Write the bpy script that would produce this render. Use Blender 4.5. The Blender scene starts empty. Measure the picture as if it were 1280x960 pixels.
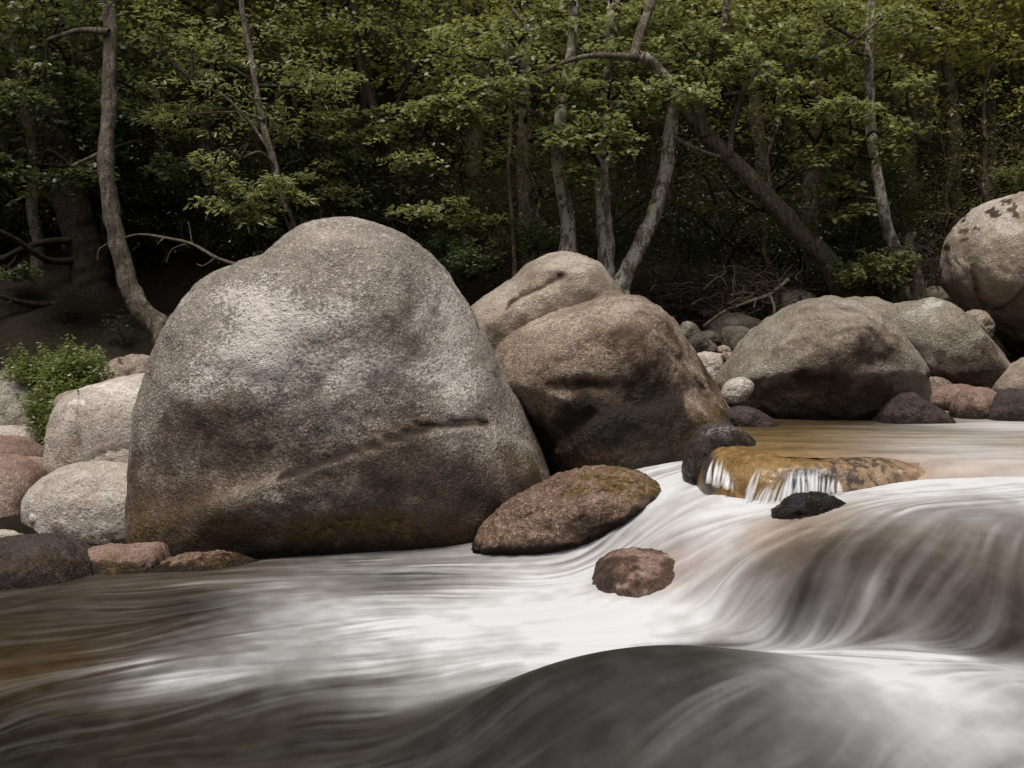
import bpy, math, random
import numpy as np
rng = np.random.default_rng(7)
random.seed(7)
SC = bpy.context.scene
COL = SC.collection
# ------------------------------------------------------------------ camera, sky, sun, exposure
F = 1400.0; PITCH = math.atan(80/1400.0); CH = 1.55
cam_d = bpy.data.cameras.new('camera'); cam_d.sensor_width = 36; cam_d.lens = 36*F/1280
cam_d.clip_start = 0.05; cam_d.clip_end = 500
cam = bpy.data.objects.new('camera', cam_d); COL.objects.link(cam)
cam.location = (0, 0, CH); cam.rotation_euler = (math.pi/2-PITCH, 0, 0)
SC.camera = cam
SUN_EL, SUN_AZ = math.radians(70), math.radians(208)   # azimuth measured clockwise from +Y
world = bpy.data.worlds.new('World'); SC.world = world; world.use_nodes = True
wn = world.node_tree; wn.nodes.clear()
sky = wn.nodes.new('ShaderNodeTexSky'); sky.sky_type = 'NISHITA'; sky.sun_disc = False
sky.sun_elevation = SUN_EL; sky.sun_rotation = SUN_AZ; sky.air_density = 1.0; sky.dust_density = 4.0; sky.ozone_density = 1.0
hs = wn.nodes.new('ShaderNodeHueSaturation'); hs.inputs['Saturation'].default_value = 0.25
bg = wn.nodes.new('ShaderNodeBackground'); bg.inputs[1].default_value = 0.09
wo = wn.nodes.new('ShaderNodeOutputWorld')
wn.links.new(sky.outputs[0], hs.inputs['Color']); wn.links.new(hs.outputs[0], bg.inputs[0]); wn.links.new(bg.outputs[0], wo.inputs[0])
sd = bpy.data.lights.new('sun', 'SUN'); sd.energy = 2.6; sd.angle = math.radians(22); sd.color = (1.0, 0.92, 0.83)
sun = bpy.data.objects.new('sun', sd); COL.objects.link(sun)
sun.rotation_euler = (math.pi/2-SUN_EL, 0, math.pi-SUN_AZ)
SC.view_settings.view_transform = 'Standard'; SC.view_settings.look = 'None'
SC.view_settings.exposure = 0.25; SC.view_settings.gamma = 1
SC.cycles.max_bounces = 6; SC.cycles.transparent_max_bounces = 8
SC.cycles.use_denoising = True

# ------------------------------------------------------------------ helpers
cp, sp = math.cos(PITCH), math.sin(PITCH)
def ray(px, py):
    u = (px-640)/F; v = -(py-480)/F
    return np.array([u, cp+v*sp, -sp+v*cp])
def P(px, py, Y):
    d = ray(px, py); return d*(Y/d[1])+np.array([0, 0, CH])
def PZ(px, py, z):
    d = ray(px, py); return d*((z-CH)/d[2])+np.array([0, 0, CH])
def proj(co):
    x = co[:, 0]; y = co[:, 1]; z = co[:, 2]-CH
    f = y*cp-z*sp; u = y*sp+z*cp
    return 640+F*x/f, 480-F*u/f

def _h(ix, iy, iz, s):
    n = (ix*374761393+iy*668265263+iz*2147483647+s*1274126177) & 0xffffffff
    n = ((n ^ (n >> 13))*1274126177) & 0xffffffff
    n = (n ^ (n >> 16))*2246822519 & 0xffffffff
    return ((n ^ (n >> 15)) & 0xffff)/65535.0*2-1
def noise3(p, s=0):
    i = np.floor(p).astype(np.int64); f = p-i; f = f*f*f*(f*(f*6-15)+10)
    r = 0
    for a in (0, 1):
        for b in (0, 1):
            for c in (0, 1):
                w = (f[:, 0] if a else 1-f[:, 0])*(f[:, 1] if b else 1-f[:, 1])*(f[:, 2] if c else 1-f[:, 2])
                r = r+w*_h(i[:, 0]+a, i[:, 1]+b, i[:, 2]+c, s)
    return r
def fbm(p, oct=4, s=0, g=0.5):
    r = 0; a = 1
    for k in range(oct):
        r = r+a*noise3(p*(2.03**k)+k*17.3, s+k); a *= g
    return r
def sst(a, b, x):
    t = np.clip((x-a)/(b-a), 0, 1); return t*t*(3-2*t)
def catmull(pts, n=12, closed=False):
    pts = [np.array(p, float) for p in pts]; N = len(pts); out = []
    for i in range(N if closed else N-1):
        if closed: a, b, c, d = pts[i-1], pts[i], pts[(i+1) % N], pts[(i+2) % N]
        else: a, b, c, d = pts[max(i-1, 0)], pts[i], pts[i+1], pts[min(i+2, N-1)]
        for k in range(n):
            t = k/n
            out.append(0.5*((2*b)+(-a+c)*t+(2*a-5*b+4*c-d)*t*t+(-a+3*b-3*c+d)*t**3))
    if not closed: out.append(pts[-1])
    return np.array(out)

def mesh_np(name, v, faces, mat=None, smooth=True):
    """v (N,3); faces (M,k) array or list of such"""
    me = bpy.data.meshes.new(name)
    fl = faces if isinstance(faces, list) else [faces]
    fl = [np.asarray(f, np.int32) for f in fl if len(f)]
    nl = sum(f.size for f in fl); nf = sum(len(f) for f in fl)
    me.vertices.add(len(v)); me.vertices.foreach_set('co', np.asarray(v, np.float32).ravel())
    me.loops.add(nl); me.polygons.add(nf)
    me.loops.foreach_set('vertex_index', np.concatenate([f.ravel() for f in fl]))
    tot = np.concatenate([np.full(len(f), f.shape[1], np.int32) for f in fl])
    st = np.concatenate([[0], np.cumsum(tot)[:-1]]).astype(np.int32)
    me.polygons.foreach_set('loop_start', st); me.polygons.foreach_set('loop_total', tot)
    me.polygons.foreach_set('use_smooth', np.full(nf, smooth))
    me.update(calc_edges=True); me.validate()
    if mat: me.materials.append(mat)
    return me
def link(name, me, parent=None):
    o = bpy.data.objects.new(name, me); COL.objects.link(o)
    if parent: o.parent = parent
    return o
def tag(o, label=None, cat=None, group=None, kind=None):
    if label: o['label'] = label
    if cat: o['category'] = cat
    if group: o['group'] = group
    if kind: o['kind'] = kind
    return o
def col_attr(me, name, rgb):
    a = me.color_attributes.new(name, 'FLOAT_COLOR', 'POINT')
    d = np.ones((len(me.vertices), 4), np.float32); d[:, :rgb.shape[1]] = rgb
    a.data.foreach_set('color', d.ravel())

# node helper
class NT:
    def __init__(s, name):
        s.m = bpy.data.materials.new(name); s.m.use_nodes = True; s.t = s.m.node_tree; s.t.nodes.clear()
        s.out = s.n('ShaderNodeOutputMaterial')
    def n(s, t, **k):
        nd = s.t.nodes.new(t)
        for a, b in k.items(): setattr(nd, a, b)
        return nd
    def set(s, sock, v):
        if v is None: return
        if isinstance(v, bpy.types.NodeSocket): s.t.links.new(v, sock)
        elif isinstance(v, (tuple, list)) and len(v) == 3 and sock.type == 'RGBA': sock.default_value = (*v, 1)
        else: sock.default_value = v
    def mapping(s, vec, scale=(1, 1, 1), rot=(0, 0, 0), loc=(0, 0, 0)):
        nd = s.n('ShaderNodeMapping'); s.set(nd.inputs['Vector'], vec)
        nd.inputs['Scale'].default_value = scale; nd.inputs['Rotation'].default_value = rot; s.set(nd.inputs['Location'], loc); return nd.outputs[0]
    def noise(s, vec, scale, detail=3, rough=0.55, dist=0.0):
        nd = s.n('ShaderNodeTexNoise'); s.set(nd.inputs['Vector'], vec); nd.inputs['Scale'].default_value = scale
        nd.inputs['Detail'].default_value = detail; nd.inputs['Roughness'].default_value = rough; nd.inputs['Distortion'].default_value = dist
        return nd.outputs[0]
    def vor(s, vec, scale, feature='F1', out=0):
        nd = s.n('ShaderNodeTexVoronoi'); nd.feature = feature; s.set(nd.inputs['Vector'], vec); nd.inputs['Scale'].default_value = scale
        return nd.outputs[out]
    def math(s, op, a, b=None, c=None, clamp=False):
        nd = s.n('ShaderNodeMath', operation=op, use_clamp=clamp)
        s.set(nd.inputs[0], a); s.set(nd.inputs[1], b); s.set(nd.inputs[2], c); return nd.outputs[0]
    def rng(s, v, a, b, c=0.0, d=1.0):
        nd = s.n('ShaderNodeMapRange'); s.set(nd.inputs[0], v)
        for i, x in enumerate((a, b, c, d)): nd.inputs[i+1].default_value = x
        return nd.outputs[0]
    def mix(s, f, a, b, mode='MIX'):
        nd = s.n('ShaderNodeMix', data_type='RGBA', blend_type=mode); nd.clamp_factor = True
        s.set(nd.inputs[0], f); s.set(nd.inputs[6], a); s.set(nd.inputs[7], b); return nd.outputs[2]
    def attr(s, name):
        nd = s.n('ShaderNodeAttribute'); nd.attribute_name = name; return nd
    def sep(s, c):
        nd = s.n('ShaderNodeSeparateColor'); s.set(nd.inputs[0], c); return nd.outputs
    def bump(s, h, dist, strength=1.0, nrm=None):
        nd = s.n('ShaderNodeBump'); s.set(nd.inputs['Height'], h); nd.inputs['Distance'].default_value = dist
        nd.inputs['Strength'].default_value = strength
        if nrm: s.set(nd.inputs['Normal'], nrm)
        return nd.outputs[0]
    def bsdf(s, **k):
        nd = s.n('ShaderNodeBsdfPrincipled')
        for a, b in k.items(): s.set(nd.inputs[a.replace('_', ' ')], b)
        return nd.outputs[0]
    def done(s, sh): s.t.links.new(sh, s.out.inputs[0]); return s.m

# ------------------------------------------------------------------ materials
def rock_mat(name, c1, c2, lichen=(0.55, 0.52, 0.49), speck=0.55, gloss=0.62, spots=False, fine=1.0, bumpd=0.03):
    m = NT(name); tc = m.n('ShaderNodeTexCoord').outputs['Object']
    a = m.sep(m.attr('mask').outputs[0])
    big = m.noise(tc, 1.6, 4, 0.6, 0.4); mid = m.noise(tc, 6, 5, 0.68, 0.3); mid2 = m.noise(tc, 19, 4, 0.72, 0.3)
    gr = m.noise(m.mapping(tc, (1, 1, 1.25), (0.2, 0.5, 0.4)), 38*fine, 3, 0.75)
    fn = m.noise(tc, 95*fine, 2, 0.7); fn2 = m.noise(m.mapping(tc, (1, 1, 1), (0.5, 0.3, 0.9)), 62*fine, 3, 0.75)
    c = m.mix(m.rng(big, 0.35, 0.65), c1, c2)
    c = m.mix(m.rng(mid, 0.42, 0.66, 0, 0.55), c, tuple(x*k for x, k in zip(c1, (0.58, 0.54, 0.50))))
    c = m.mix(m.rng(mid, 0.48, 0.34, 0, 0.35), c, tuple(min(x*1.35, .7) for x in c2))
    # crystals: dark biotite and pale feldspar grains
    c = m.mix(m.math('MULTIPLY', m.rng(gr, 0.51, 0.60), speck), c, tuple(x*0.36 for x in c1))
    c = m.mix(m.math('MULTIPLY', m.rng(fn, 0.54, 0.64), speck*0.8), c, tuple(x*0.25 for x in c1))
    c = m.mix(m.math('MULTIPLY', m.rng(fn2, 0.55, 0.63), speck*0.85), c, tuple(min(x*2.0, .8) for x in c2))
    # pale crust, also used to lighten the tops of boulders
    pf = m.rng(m.math('ADD', m.math('ADD', m.math('MULTIPLY', mid2, 0.35), m.math('MULTIPLY', gr, 1.35)), m.math('MULTIPLY', a[2], 0.36)), 1.06, 1.20, 0, 0.9)
    pf = m.math('MULTIPLY', pf, m.rng(a[2], 0.05, 0.35))
    c = m.mix(pf, c, lichen)
    # dark wet stain and darkened creases, with a broken edge
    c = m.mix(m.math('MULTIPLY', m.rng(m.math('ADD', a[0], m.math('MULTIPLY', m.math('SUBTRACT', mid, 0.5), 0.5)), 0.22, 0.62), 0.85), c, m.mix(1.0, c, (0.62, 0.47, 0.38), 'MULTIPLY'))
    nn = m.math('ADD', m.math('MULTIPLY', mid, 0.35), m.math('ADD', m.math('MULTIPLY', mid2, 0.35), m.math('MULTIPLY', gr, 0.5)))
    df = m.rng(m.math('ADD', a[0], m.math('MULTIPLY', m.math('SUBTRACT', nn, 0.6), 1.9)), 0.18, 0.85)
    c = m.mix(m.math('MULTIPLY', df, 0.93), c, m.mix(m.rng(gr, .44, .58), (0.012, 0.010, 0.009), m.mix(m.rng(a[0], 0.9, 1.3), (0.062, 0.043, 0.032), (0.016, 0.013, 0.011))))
    # ochre algae
    of = m.math('MULTIPLY', a[1], m.rng(m.math('ADD', m.math('MULTIPLY', mid, 0.4), m.math('MULTIPLY', gr, 0.6)), 0.40, 0.58), clamp=True)
    c = m.mix(of, c, m.mix(m.rng(mid2, 0.4, 0.6), (0.060, 0.038, 0.014), (0.25, 0.155, 0.05)))
    if spots:
        vd = m.vor(m.mapping(tc, (1, 1, 1), (0, 0, 0), (3.1, 0, 0)), 5.0); dd = m.math('ADD', vd, m.math('MULTIPLY', mid2, 0.14))
        sel = m.math('MULTIPLY', m.rng(big, 0.50, 0.56), m.rng(a[0], 0.9, 0.2))
        c = m.mix(m.math('MULTIPLY', m.math('MULTIPLY', m.rng(dd, 0.20, 0.215, 1, 0), sel), 0.5), c, (0.26, 0.26, 0.20))
        ringm = m.math('MULTIPLY', m.rng(dd, 0.215, 0.225, 1, 0), m.rng(dd, 0.185, 0.195))
        c = m.mix(m.math('MULTIPLY', m.math('MULTIPLY', ringm, sel), 0.8), c, (0.5, 0.5, 0.42))
    hgt = m.math('ADD', m.math('MULTIPLY', fn, 0.35), m.math('ADD', m.math('MULTIPLY', mid2, 1.2), m.math('MULTIPLY', gr, 0.8)))
    bp = m.bump(hgt, bumpd, 1.0)
    ro = m.math('SUBTRACT', gloss+0.15, m.math('MULTIPLY', df, 0.30), clamp=True)
    return m.done(m.bsdf(Base_Color=c, Roughness=ro, Specular_IOR_Level=0.25, Normal=bp))
M = {}
M['grey'] = rock_mat('granite_grey', (0.26, 0.225, 0.192), (0.355, 0.31, 0.268), (0.70, 0.645, 0.60), 0.85)
M['brown'] = rock_mat('granite_brown', (0.22, 0.165, 0.122), (0.34, 0.265, 0.205), (0.52, 0.45, 0.37), 0.7, spots=False)
M['tan'] = rock_mat('granite_tan', (0.33, 0.265, 0.205), (0.43, 0.355, 0.285), (0.58, 0.53, 0.47), 0.4)
M['lichen'] = rock_mat('granite_lichened', (0.24, 0.205, 0.16), (0.33, 0.29, 0.235), (0.52, 0.50, 0.46), 0.45, spots=True)
M['white'] = rock_mat('granite_white', (0.48, 0.41, 0.355), (0.63, 0.555, 0.49), (0.80, 0.75, 0.69), 0.5)
M['pink'] = rock_mat('granite_pink', (0.24, 0.155, 0.125), (0.34, 0.235, 0.19), (0.5, 0.42, 0.37), 0.45)
M['rust'] = rock_mat('rock_rust_wet', (0.19, 0.115, 0.082), (0.34, 0.24, 0.19), (0.46, 0.38, 0.34), 0.65, 0.4, fine=0.7, bumpd=0.05)
M['dark'] = rock_mat('rock_dark_wet', (0.045, 0.034, 0.031), (0.09, 0.068, 0.062), (0.3, 0.27, 0.26), 0.6, 0.3)
M['black'] = rock_mat('rock_black_wet', (0.03, 0.03, 0.032), (0.065, 0.065, 0.068), (0.2, 0.2, 0.2), 0.6, 0.1, bumpd=.06)
M['mossy'] = rock_mat('rock_mossy', (0.095, 0.082, 0.06), (0.16, 0.14, 0.11), (0.3, 0.28, 0.24), 0.4)

def ledge_mat():
    m = NT('ochre_ledge'); tc = m.n('ShaderNodeTexCoord').outputs['Object']
    a = m.sep(m.attr('mask').outputs[0])
    n1 = m.noise(m.mapping(tc, (1, 0.35, 1)), 14, 5, 0.7, 0.6); n2 = m.noise(tc, 60, 3, 0.7)
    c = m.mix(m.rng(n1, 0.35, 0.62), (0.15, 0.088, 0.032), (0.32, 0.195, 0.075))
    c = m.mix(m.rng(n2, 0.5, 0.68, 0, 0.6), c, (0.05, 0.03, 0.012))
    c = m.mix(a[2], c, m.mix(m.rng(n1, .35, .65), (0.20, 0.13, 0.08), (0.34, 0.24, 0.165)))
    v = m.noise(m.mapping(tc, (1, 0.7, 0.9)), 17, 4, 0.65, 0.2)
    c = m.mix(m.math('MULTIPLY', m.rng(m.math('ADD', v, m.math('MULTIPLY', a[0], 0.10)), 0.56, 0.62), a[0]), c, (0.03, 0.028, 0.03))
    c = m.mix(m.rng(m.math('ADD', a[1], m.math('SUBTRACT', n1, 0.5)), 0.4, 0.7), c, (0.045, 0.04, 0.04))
    return m.done(m.bsdf(Base_Color=c, Roughness=0.2, Specular_IOR_Level=0.5, Normal=m.bump(m.math('ADD', n1, m.math('MULTIPLY', n2, 0.4)), 0.012, 0.8)))
M['ledge'] = ledge_mat()

def bark_mat(name, c1, c2, patch, amt):
    m = NT(name); tc = m.n('ShaderNodeTexCoord').outputs['Object']
    n1 = m.noise(m.mapping(tc, (1, 1, 0.3)), 24, 5, 0.7, 0.5); n2 = m.noise(m.mapping(tc, (1, 1, 0.55), loc=(3, 1, 2)), 9, 4, 0.75, 0.3); n3 = m.noise(tc, 70, 2, 0.6)
    c = m.mix(m.rng(n1, 0.35, 0.65), c1, c2)
    c = m.mix(m.rng(n2, 0.62-amt, 0.68-amt), c, m.mix(m.rng(n3, .4, .6), patch, tuple(x*0.6 for x in patch)))
    c = m.mix(m.rng(m.noise(tc, 3.2, 3), 0.56, 0.66, 0, 0.5), c, (0.05, 0.055, 0.018))
    return m.done(m.bsdf(Base_Color=c, Roughness=0.85, Specular_IOR_Level=0.2, Normal=m.bump(m.math('ADD', n1, m.math('MULTIPLY', n3, 0.4)), 0.07, 1.0)))
M['bark_pale'] = bark_mat('bark_mottled', (0.10, 0.08, 0.06), (0.32, 0.27, 0.21), (0.74, 0.68, 0.58), 0.15)
M['bark_grey'] = bark_mat('bark_grey', (0.07, 0.055, 0.042), (0.27, 0.22, 0.175), (0.42, 0.37, 0.31), 0.05)
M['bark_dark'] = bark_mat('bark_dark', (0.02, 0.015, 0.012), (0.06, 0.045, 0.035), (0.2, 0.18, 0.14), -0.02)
M['dead'] = bark_mat('dead_wood', (0.10, 0.08, 0.06), (0.22, 0.18, 0.14), (0.3, 0.26, 0.2), 0.04)

def leaf_mat(name, c1, c2, c3, trans=0.35):
    m = NT(name); a = m.sep(m.attr('rnd').outputs[0]); oi = m.n('ShaderNodeObjectInfo').outputs['Random']
    c = m.mix(a[0], c1, c2)
    c = m.mix(m.rng(a[1], 0.80, 1.0, 0, 0.8), c, c3)
    c = m.mix(m.math('MULTIPLY', oi, 0.5), c, tuple(0.5*(x+y) for x, y in zip(c2, c3)))
    b = m.bsdf(Base_Color=c, Roughness=0.38, Specular_IOR_Level=0.5)
    t = m.n('ShaderNodeBsdfTranslucent'); m.set(t.inputs[0], m.mix(0.4, c, (0.34, 0.38, 0.06)))
    mx = m.n('ShaderNodeMixShader'); mx.inputs[0].default_value = trans
    m.t.links.new(b, mx.inputs[1]); m.t.links.new(t.outputs[0], mx.inputs[2])
    return m.done(mx.outputs[0])
M['leaf'] = leaf_mat('leaf_alder', (0.100, 0.130, 0.048), (0.215, 0.245, 0.092), (0.44, 0.44, 0.20), 0.48)
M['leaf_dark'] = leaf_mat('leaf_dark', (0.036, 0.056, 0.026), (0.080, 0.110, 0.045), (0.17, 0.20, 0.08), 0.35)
M['leaf_far'] = leaf_mat('leaf_far', (0.15, 0.17, 0.05), (0.34, 0.33, 0.10), (0.60, 0.54, 0.2), 0.55)  # sunlit haze of the distant trees painted in as a brighter leaf colour
M['leaf_heath'] = leaf_mat('leaf_heath', (0.060, 0.056, 0.026), (0.115, 0.098, 0.042), (0.19, 0.155, 0.075), 0.3)
M['leaf_shade'] = leaf_mat('leaf_shade', (0.012, 0.021, 0.011), (0.030, 0.044, 0.020), (0.06, 0.08, 0.03), 0.15)  # shade of the undergrowth put into the leaf colour
M['leaf_fresh'] = leaf_mat('leaf_fresh', (0.10, 0.14, 0.035), (0.19, 0.24, 0.065), (0.28, 0.31, 0.12), 0.35)

def ground_mat():
    m = NT('forest_floor'); tc = m.n('ShaderNodeTexCoord').outputs['Object']
    n1 = m.noise(tc, 1.3, 5, 0.6); n2 = m.noise(tc, 14, 5, 0.7); n3 = m.noise(tc, 60, 2, 0.7)
    c = m.mix(m.rng(n1, 0.4, 0.6), (0.014, 0.013, 0.008), (0.026, 0.020, 0.014))
    c = m.mix(m.rng(n2, 0.5, 0.7), c, (0.045, 0.034, 0.024))
    c = m.mix(m.rng(n3, 0.55, 0.7, 0, 0.7), c, (0.012, 0.010, 0.008))
    return m.done(m.bsdf(Base_Color=c, Roughness=0.95, Specular_IOR_Level=0.1, Normal=m.bump(m.math('ADD', n2, m.math('MULTIPLY', n3, 0.3)), 0.06)))
M['ground'] = ground_mat()
def water_mat():
    m = NT('river_water'); tc = m.n('ShaderNodeTexCoord').outputs['Object']
    b = m.attr('body').outputs[0]; s = m.sep(m.attr('foam').outputs[0])   # r foam, g streak, b bed mottling
    n1 = m.noise(tc, 9, 4, 0.65, 0.4)
    body = m.mix(m.math('MULTIPLY', m.rng(n1, 0.35, 0.7), 0.65), b, m.mix(1.0, b, (0.45, 0.42, 0.42), 'MULTIPLY'))
    foam = s[0]
    c = m.mix(foam, body, (0.56, 0.57, 0.585))
    ro = m.rng(foam, 0.0, 0.6, 0.42, 0.85)
    nd = m.bsdf(Base_Color=c, Roughness=ro, IOR=1.33, Specular_IOR_Level=0.3)
    return m.done(nd)
M['water'] = water_mat()
def strand_mat():
    m = NT('falling_water'); b = m.bsdf(Base_Color=(0.78, 0.80, 0.82), Roughness=0.5, IOR=1.33)
    t = m.n('ShaderNodeBsdfTransparent'); f = m.attr('alpha').outputs[0]
    mx = m.n('ShaderNodeMixShader'); m.t.links.new(m.sep(f)[0], mx.inputs[0]); m.t.links.new(t.outputs[0], mx.inputs[1]); m.t.links.new(b, mx.inputs[2])
    return m.done(mx.outputs[0])
M['strand'] = strand_mat()

# ------------------------------------------------------------------ ground sheet
def ground_z(x, y):
    x = np.asarray(x, float); y = np.asarray(y, float)
    z = np.interp(y, [-60, -3, 0, 7.4, 8.1, 9.4, 11, 12.2, 13.3, 15, 20, 60, 120], [14, 1.2, -0.7, -0.6, 0.05, 0.22, 0.35, 0.85, 1.25, 2.0, 4.4, 28, 40])
    r = sst(0.6, 1.6, x)*sst(7.4, 8.6, y)
    z = np.where(y < 14, z+(np.maximum(z, np.interp(y, [7.5, 10, 12, 14], [0.5, 0.72, 1.0, 1.5]))-z)*r, z)
    p = np.stack([x.ravel(), y.ravel(), 0*x.ravel()], 1)
    n = fbm(p*0.5, 4, 31).reshape(x.shape)*sst(10, 17, y)*0.5+fbm(p*2.1, 3, 5).reshape(x.shape)*0.05
    side = np.maximum(0, np.abs(x)-14)*0.35*sst(2, 12, np.abs(x)+0*y)
    return z+n+side
gx = np.concatenate([np.linspace(-90, -15, 30)[:-1], np.linspace(-15, 15, 200), np.linspace(15, 90, 30)[1:]])
gy = np.concatenate([np.linspace(-60, 6, 40)[:-1], np.linspace(6, 26, 200), np.linspace(26, 120, 50)[1:]])
GX, GY = np.meshgrid(gx, gy); GZ = ground_z(GX, GY)
def grid_faces(ny, nx):
    i = np.arange(ny*nx).reshape(ny, nx); return np.stack([i[:-1, :-1], i[:-1, 1:], i[1:, 1:], i[1:, :-1]], -1).reshape(-1, 4)
g = link('ground', mesh_np('ground', np.stack([GX, GY, GZ], -1).reshape(-1, 3), grid_faces(len(gy), len(gx)), M['ground']))
tag(g, 'dark leaf-littered riverbed and forested slope rising behind the boulders', kind='structure')

# ------------------------------------------------------------------ water
# (px, py, z, foam)
WC = [
 # lower pool, left
 (0,700,-.02,.05),(130,730,0,.12),(250,715,0,.2),(330,700,0,.38),(420,698,0,.55),(520,692,.02,.5),(590,690,.03,.6),(640,712,.04,.85),(720,705,.06,.85),
 (0,760,0,.04),(100,755,0,.06),(200,742,.01,.12),(300,735,.02,.45),(400,730,.02,.62),(440,712,.02,.45),(500,732,.02,.38),(560,728,.03,.35),(640,745,.05,.9),(700,745,.06,1),
 (0,830,-.02,.03),(100,810,-.01,.02),(200,780,.0,.03),(280,765,0,.32),(340,775,.01,.62),(440,762,.03,.86),(540,770,.04,.9),(620,790,.05,1),(720,780,.08,1),
 (0,900,-.05,.0),(110,890,-.03,.05),(175,862,.02,.5),(230,852,.05,.6),(300,838,.05,.7),(370,825,.03,.72),(450,815,.03,.8),(530,815,.04,.85),(600,820,.04,.9),(660,815,.06,.95),
 (0,955,-.08,.02),(100,950,-.06,.02),(210,890,-.02,.18),(300,870,0,.3),(390,850,.01,.55),(460,850,.0,.5),(540,850,0,.65),(580,862,-.01,.7),(500,885,-.02,.6),(430,885,-.02,.3),
 (200,940,-.05,.02),(320,920,-.05,.04),(400,910,-.03,.03),(470,915,-.03,.05),(340,955,-.06,.05),(450,955,-.05,.04),
 # foreground dome
 (500,925,.0,.03),(540,905,.07,.02),(600,874,.17,.02),(650,846,.26,.02),(700,828,.33,.02),(770,812,.38,.02),(850,806,.41,.05),(900,806,.38,.4),
 (560,950,.02,.03),(640,900,.18,.03),(720,860,.28,.03),(800,840,.34,.05),(880,830,.37,.1),(960,840,.36,.55),
 (650,950,.08,.06),(740,920,.2,.12),(830,890,.28,.08),(920,880,.31,.3),(1000,870,.32,.6),
 (760,955,.14,.12),(860,940,.2,.22),(960,920,.26,.42),(1060,900,.28,.6),(1000,955,.2,.42),(1100,950,.22,.6),(1200,950,.2,.7),(1300,950,.2,.68),
 (1050,840,.33,.85),(1130,850,.32,.92),(1220,860,.3,.9),(1300,860,.3,.85),(1150,900,.27,.72),(1260,905,.26,.76),(1220,830,.28,.85),(1350,900,.26,.6),
 # foam gutter between dome and right boulder
 (800,775,.1,1),(880,775,.12,1),(960,790,.16,.95),(1040,805,.2,.9),(1120,815,.24,.8),(1200,825,.25,.8),(1290,830,.25,.8),
 # right overflowed boulder
 (1045,790,.24,.12),(1120,798,.27,.1),(1200,805,.28,.06),(1290,812,.28,.06),
 (1000,765,.28,.3),(1080,765,.36,.06),(1170,770,.38,.04),(1280,780,.39,.04),
 (960,745,.26,.6),(1010,730,.37,.12),(1100,730,.45,.08),(1190,730,.48,.1),(1290,740,.49,.1),
 (950,715,.36,.3),(1000,695,.46,.14),(1080,695,.52,.14),(1170,695,.55,.24),(1290,700,.56,.28),
 (965,680,.45,.25),(1030,665,.54,.25),(1100,665,.58,.3),(1200,665,.61,.45),(1300,660,.62,.5),
 (960,655,.5,.45),(1040,650,.56,.3),(1062,655,.57,.6),(1100,640,.61,.55),(1200,640,.64,.7),(1300,635,.65,.85),
 (1000,668,.5,.2),(1070,625,.6,.85),(1130,618,.63,.9),(1210,612,.65,.92),(1300,608,.67,.9),
 # chute
 (930,655,.47,.85),(900,640,.48,.95),(870,625,.49,.95),(850,605,.5,.95),(840,592,.5,.85),(900,612,.5,.8),(960,640,.5,.9),
 (850,650,.42,.9),(820,665,.34,.85),(790,680,.22,.8),(830,700,.25,.45),(860,708,.25,.5),(800,715,.2,.55),(850,728,.2,.6),(900,675,.4,.9),(940,690,.42,.7),(870,690,.34,.9),
 (900,715,.3,.8),(930,740,.24,.85),(840,750,.14,1),(900,755,.15,1),(760,750,.1,.98),(740,720,.1,.9),(700,700,.07,.8),
]
# hidden anchors (X,Y,z,foam)
WX = [(-6,8.6,-.3,.0),(-3.2,8.4,-.35,.0),(-2.6,7.9,-.3,0),(-4.5,7.9,-.25,0),(0,8.6,.1,.3),(.6,8.4,.4,.7),(.9,7.9,.5,.9),(-6,5,0,0),(-4,3.6,-.1,0),(-.5,3.3,-.1,.05),(1,3.3,.05,.2),(2.5,3.3,.15,.4),
      (.1,4.62,.06,.95),(.1,4.85,.06,.95),(.5,4.8,.08,1),(.75,4.75,.1,1),(-.15,4.75,.04,.9),(.3,4.7,.07,1),(-.15,4.6,.03,.8),(3.4,4.3,.3,.7),(3.4,5.5,.62,.6),(3.4,6.2,.66,.9),(1.5,7,.52,.9),(2.5,7,.66,.9),(3.4,7,.68,.9),(2,8.5,.6,.9),(4.5,5,.4,.5),(5,7,.7,.8),(1.0,4.72,.13,1),(1.5,4.7,.2,.9)]
WB = [w_ for w_ in WC if not (w_[0] >= 940 and 660 <= w_[1] <= 812)]
pts = []; vals = []
for px, py, z, f in WB:
    p = PZ(px, py, z); pts.append(p[:2]); vals.append((z, f))
for X, Y, z, f in WX: pts.append((X, Y)); vals.append((z, f))
pts = np.array(pts); vals = np.array(vals)
def rbf_fit(p, v, smooth):
    d = np.linalg.norm(p[:, None]-p[None], axis=-1); n = len(p)
    A = np.zeros((n+3, n+3)); A[:n, :n] = -d+smooth*np.eye(n); A[:n, n] = 1; A[:n, n+1:] = p; A[n:, :n] = A[:n, n:].T
    return np.linalg.solve(A, np.vstack([v, np.zeros((3, v.shape[1]))]))
Wt = rbf_fit(pts, vals, 0.0)
def rbf_eval(q, p, w):
    out = np.empty((len(q), w.shape[1])); n = len(p)
    for i in range(0, len(q), 40000):
        c = q[i:i+40000]; d = -np.sqrt(((c[:, None]-p[None])**2).sum(-1)+0.0009)
        out[i:i+40000] = d@w[:n]+w[n]+c@w[n+1:]
    return out
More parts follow.
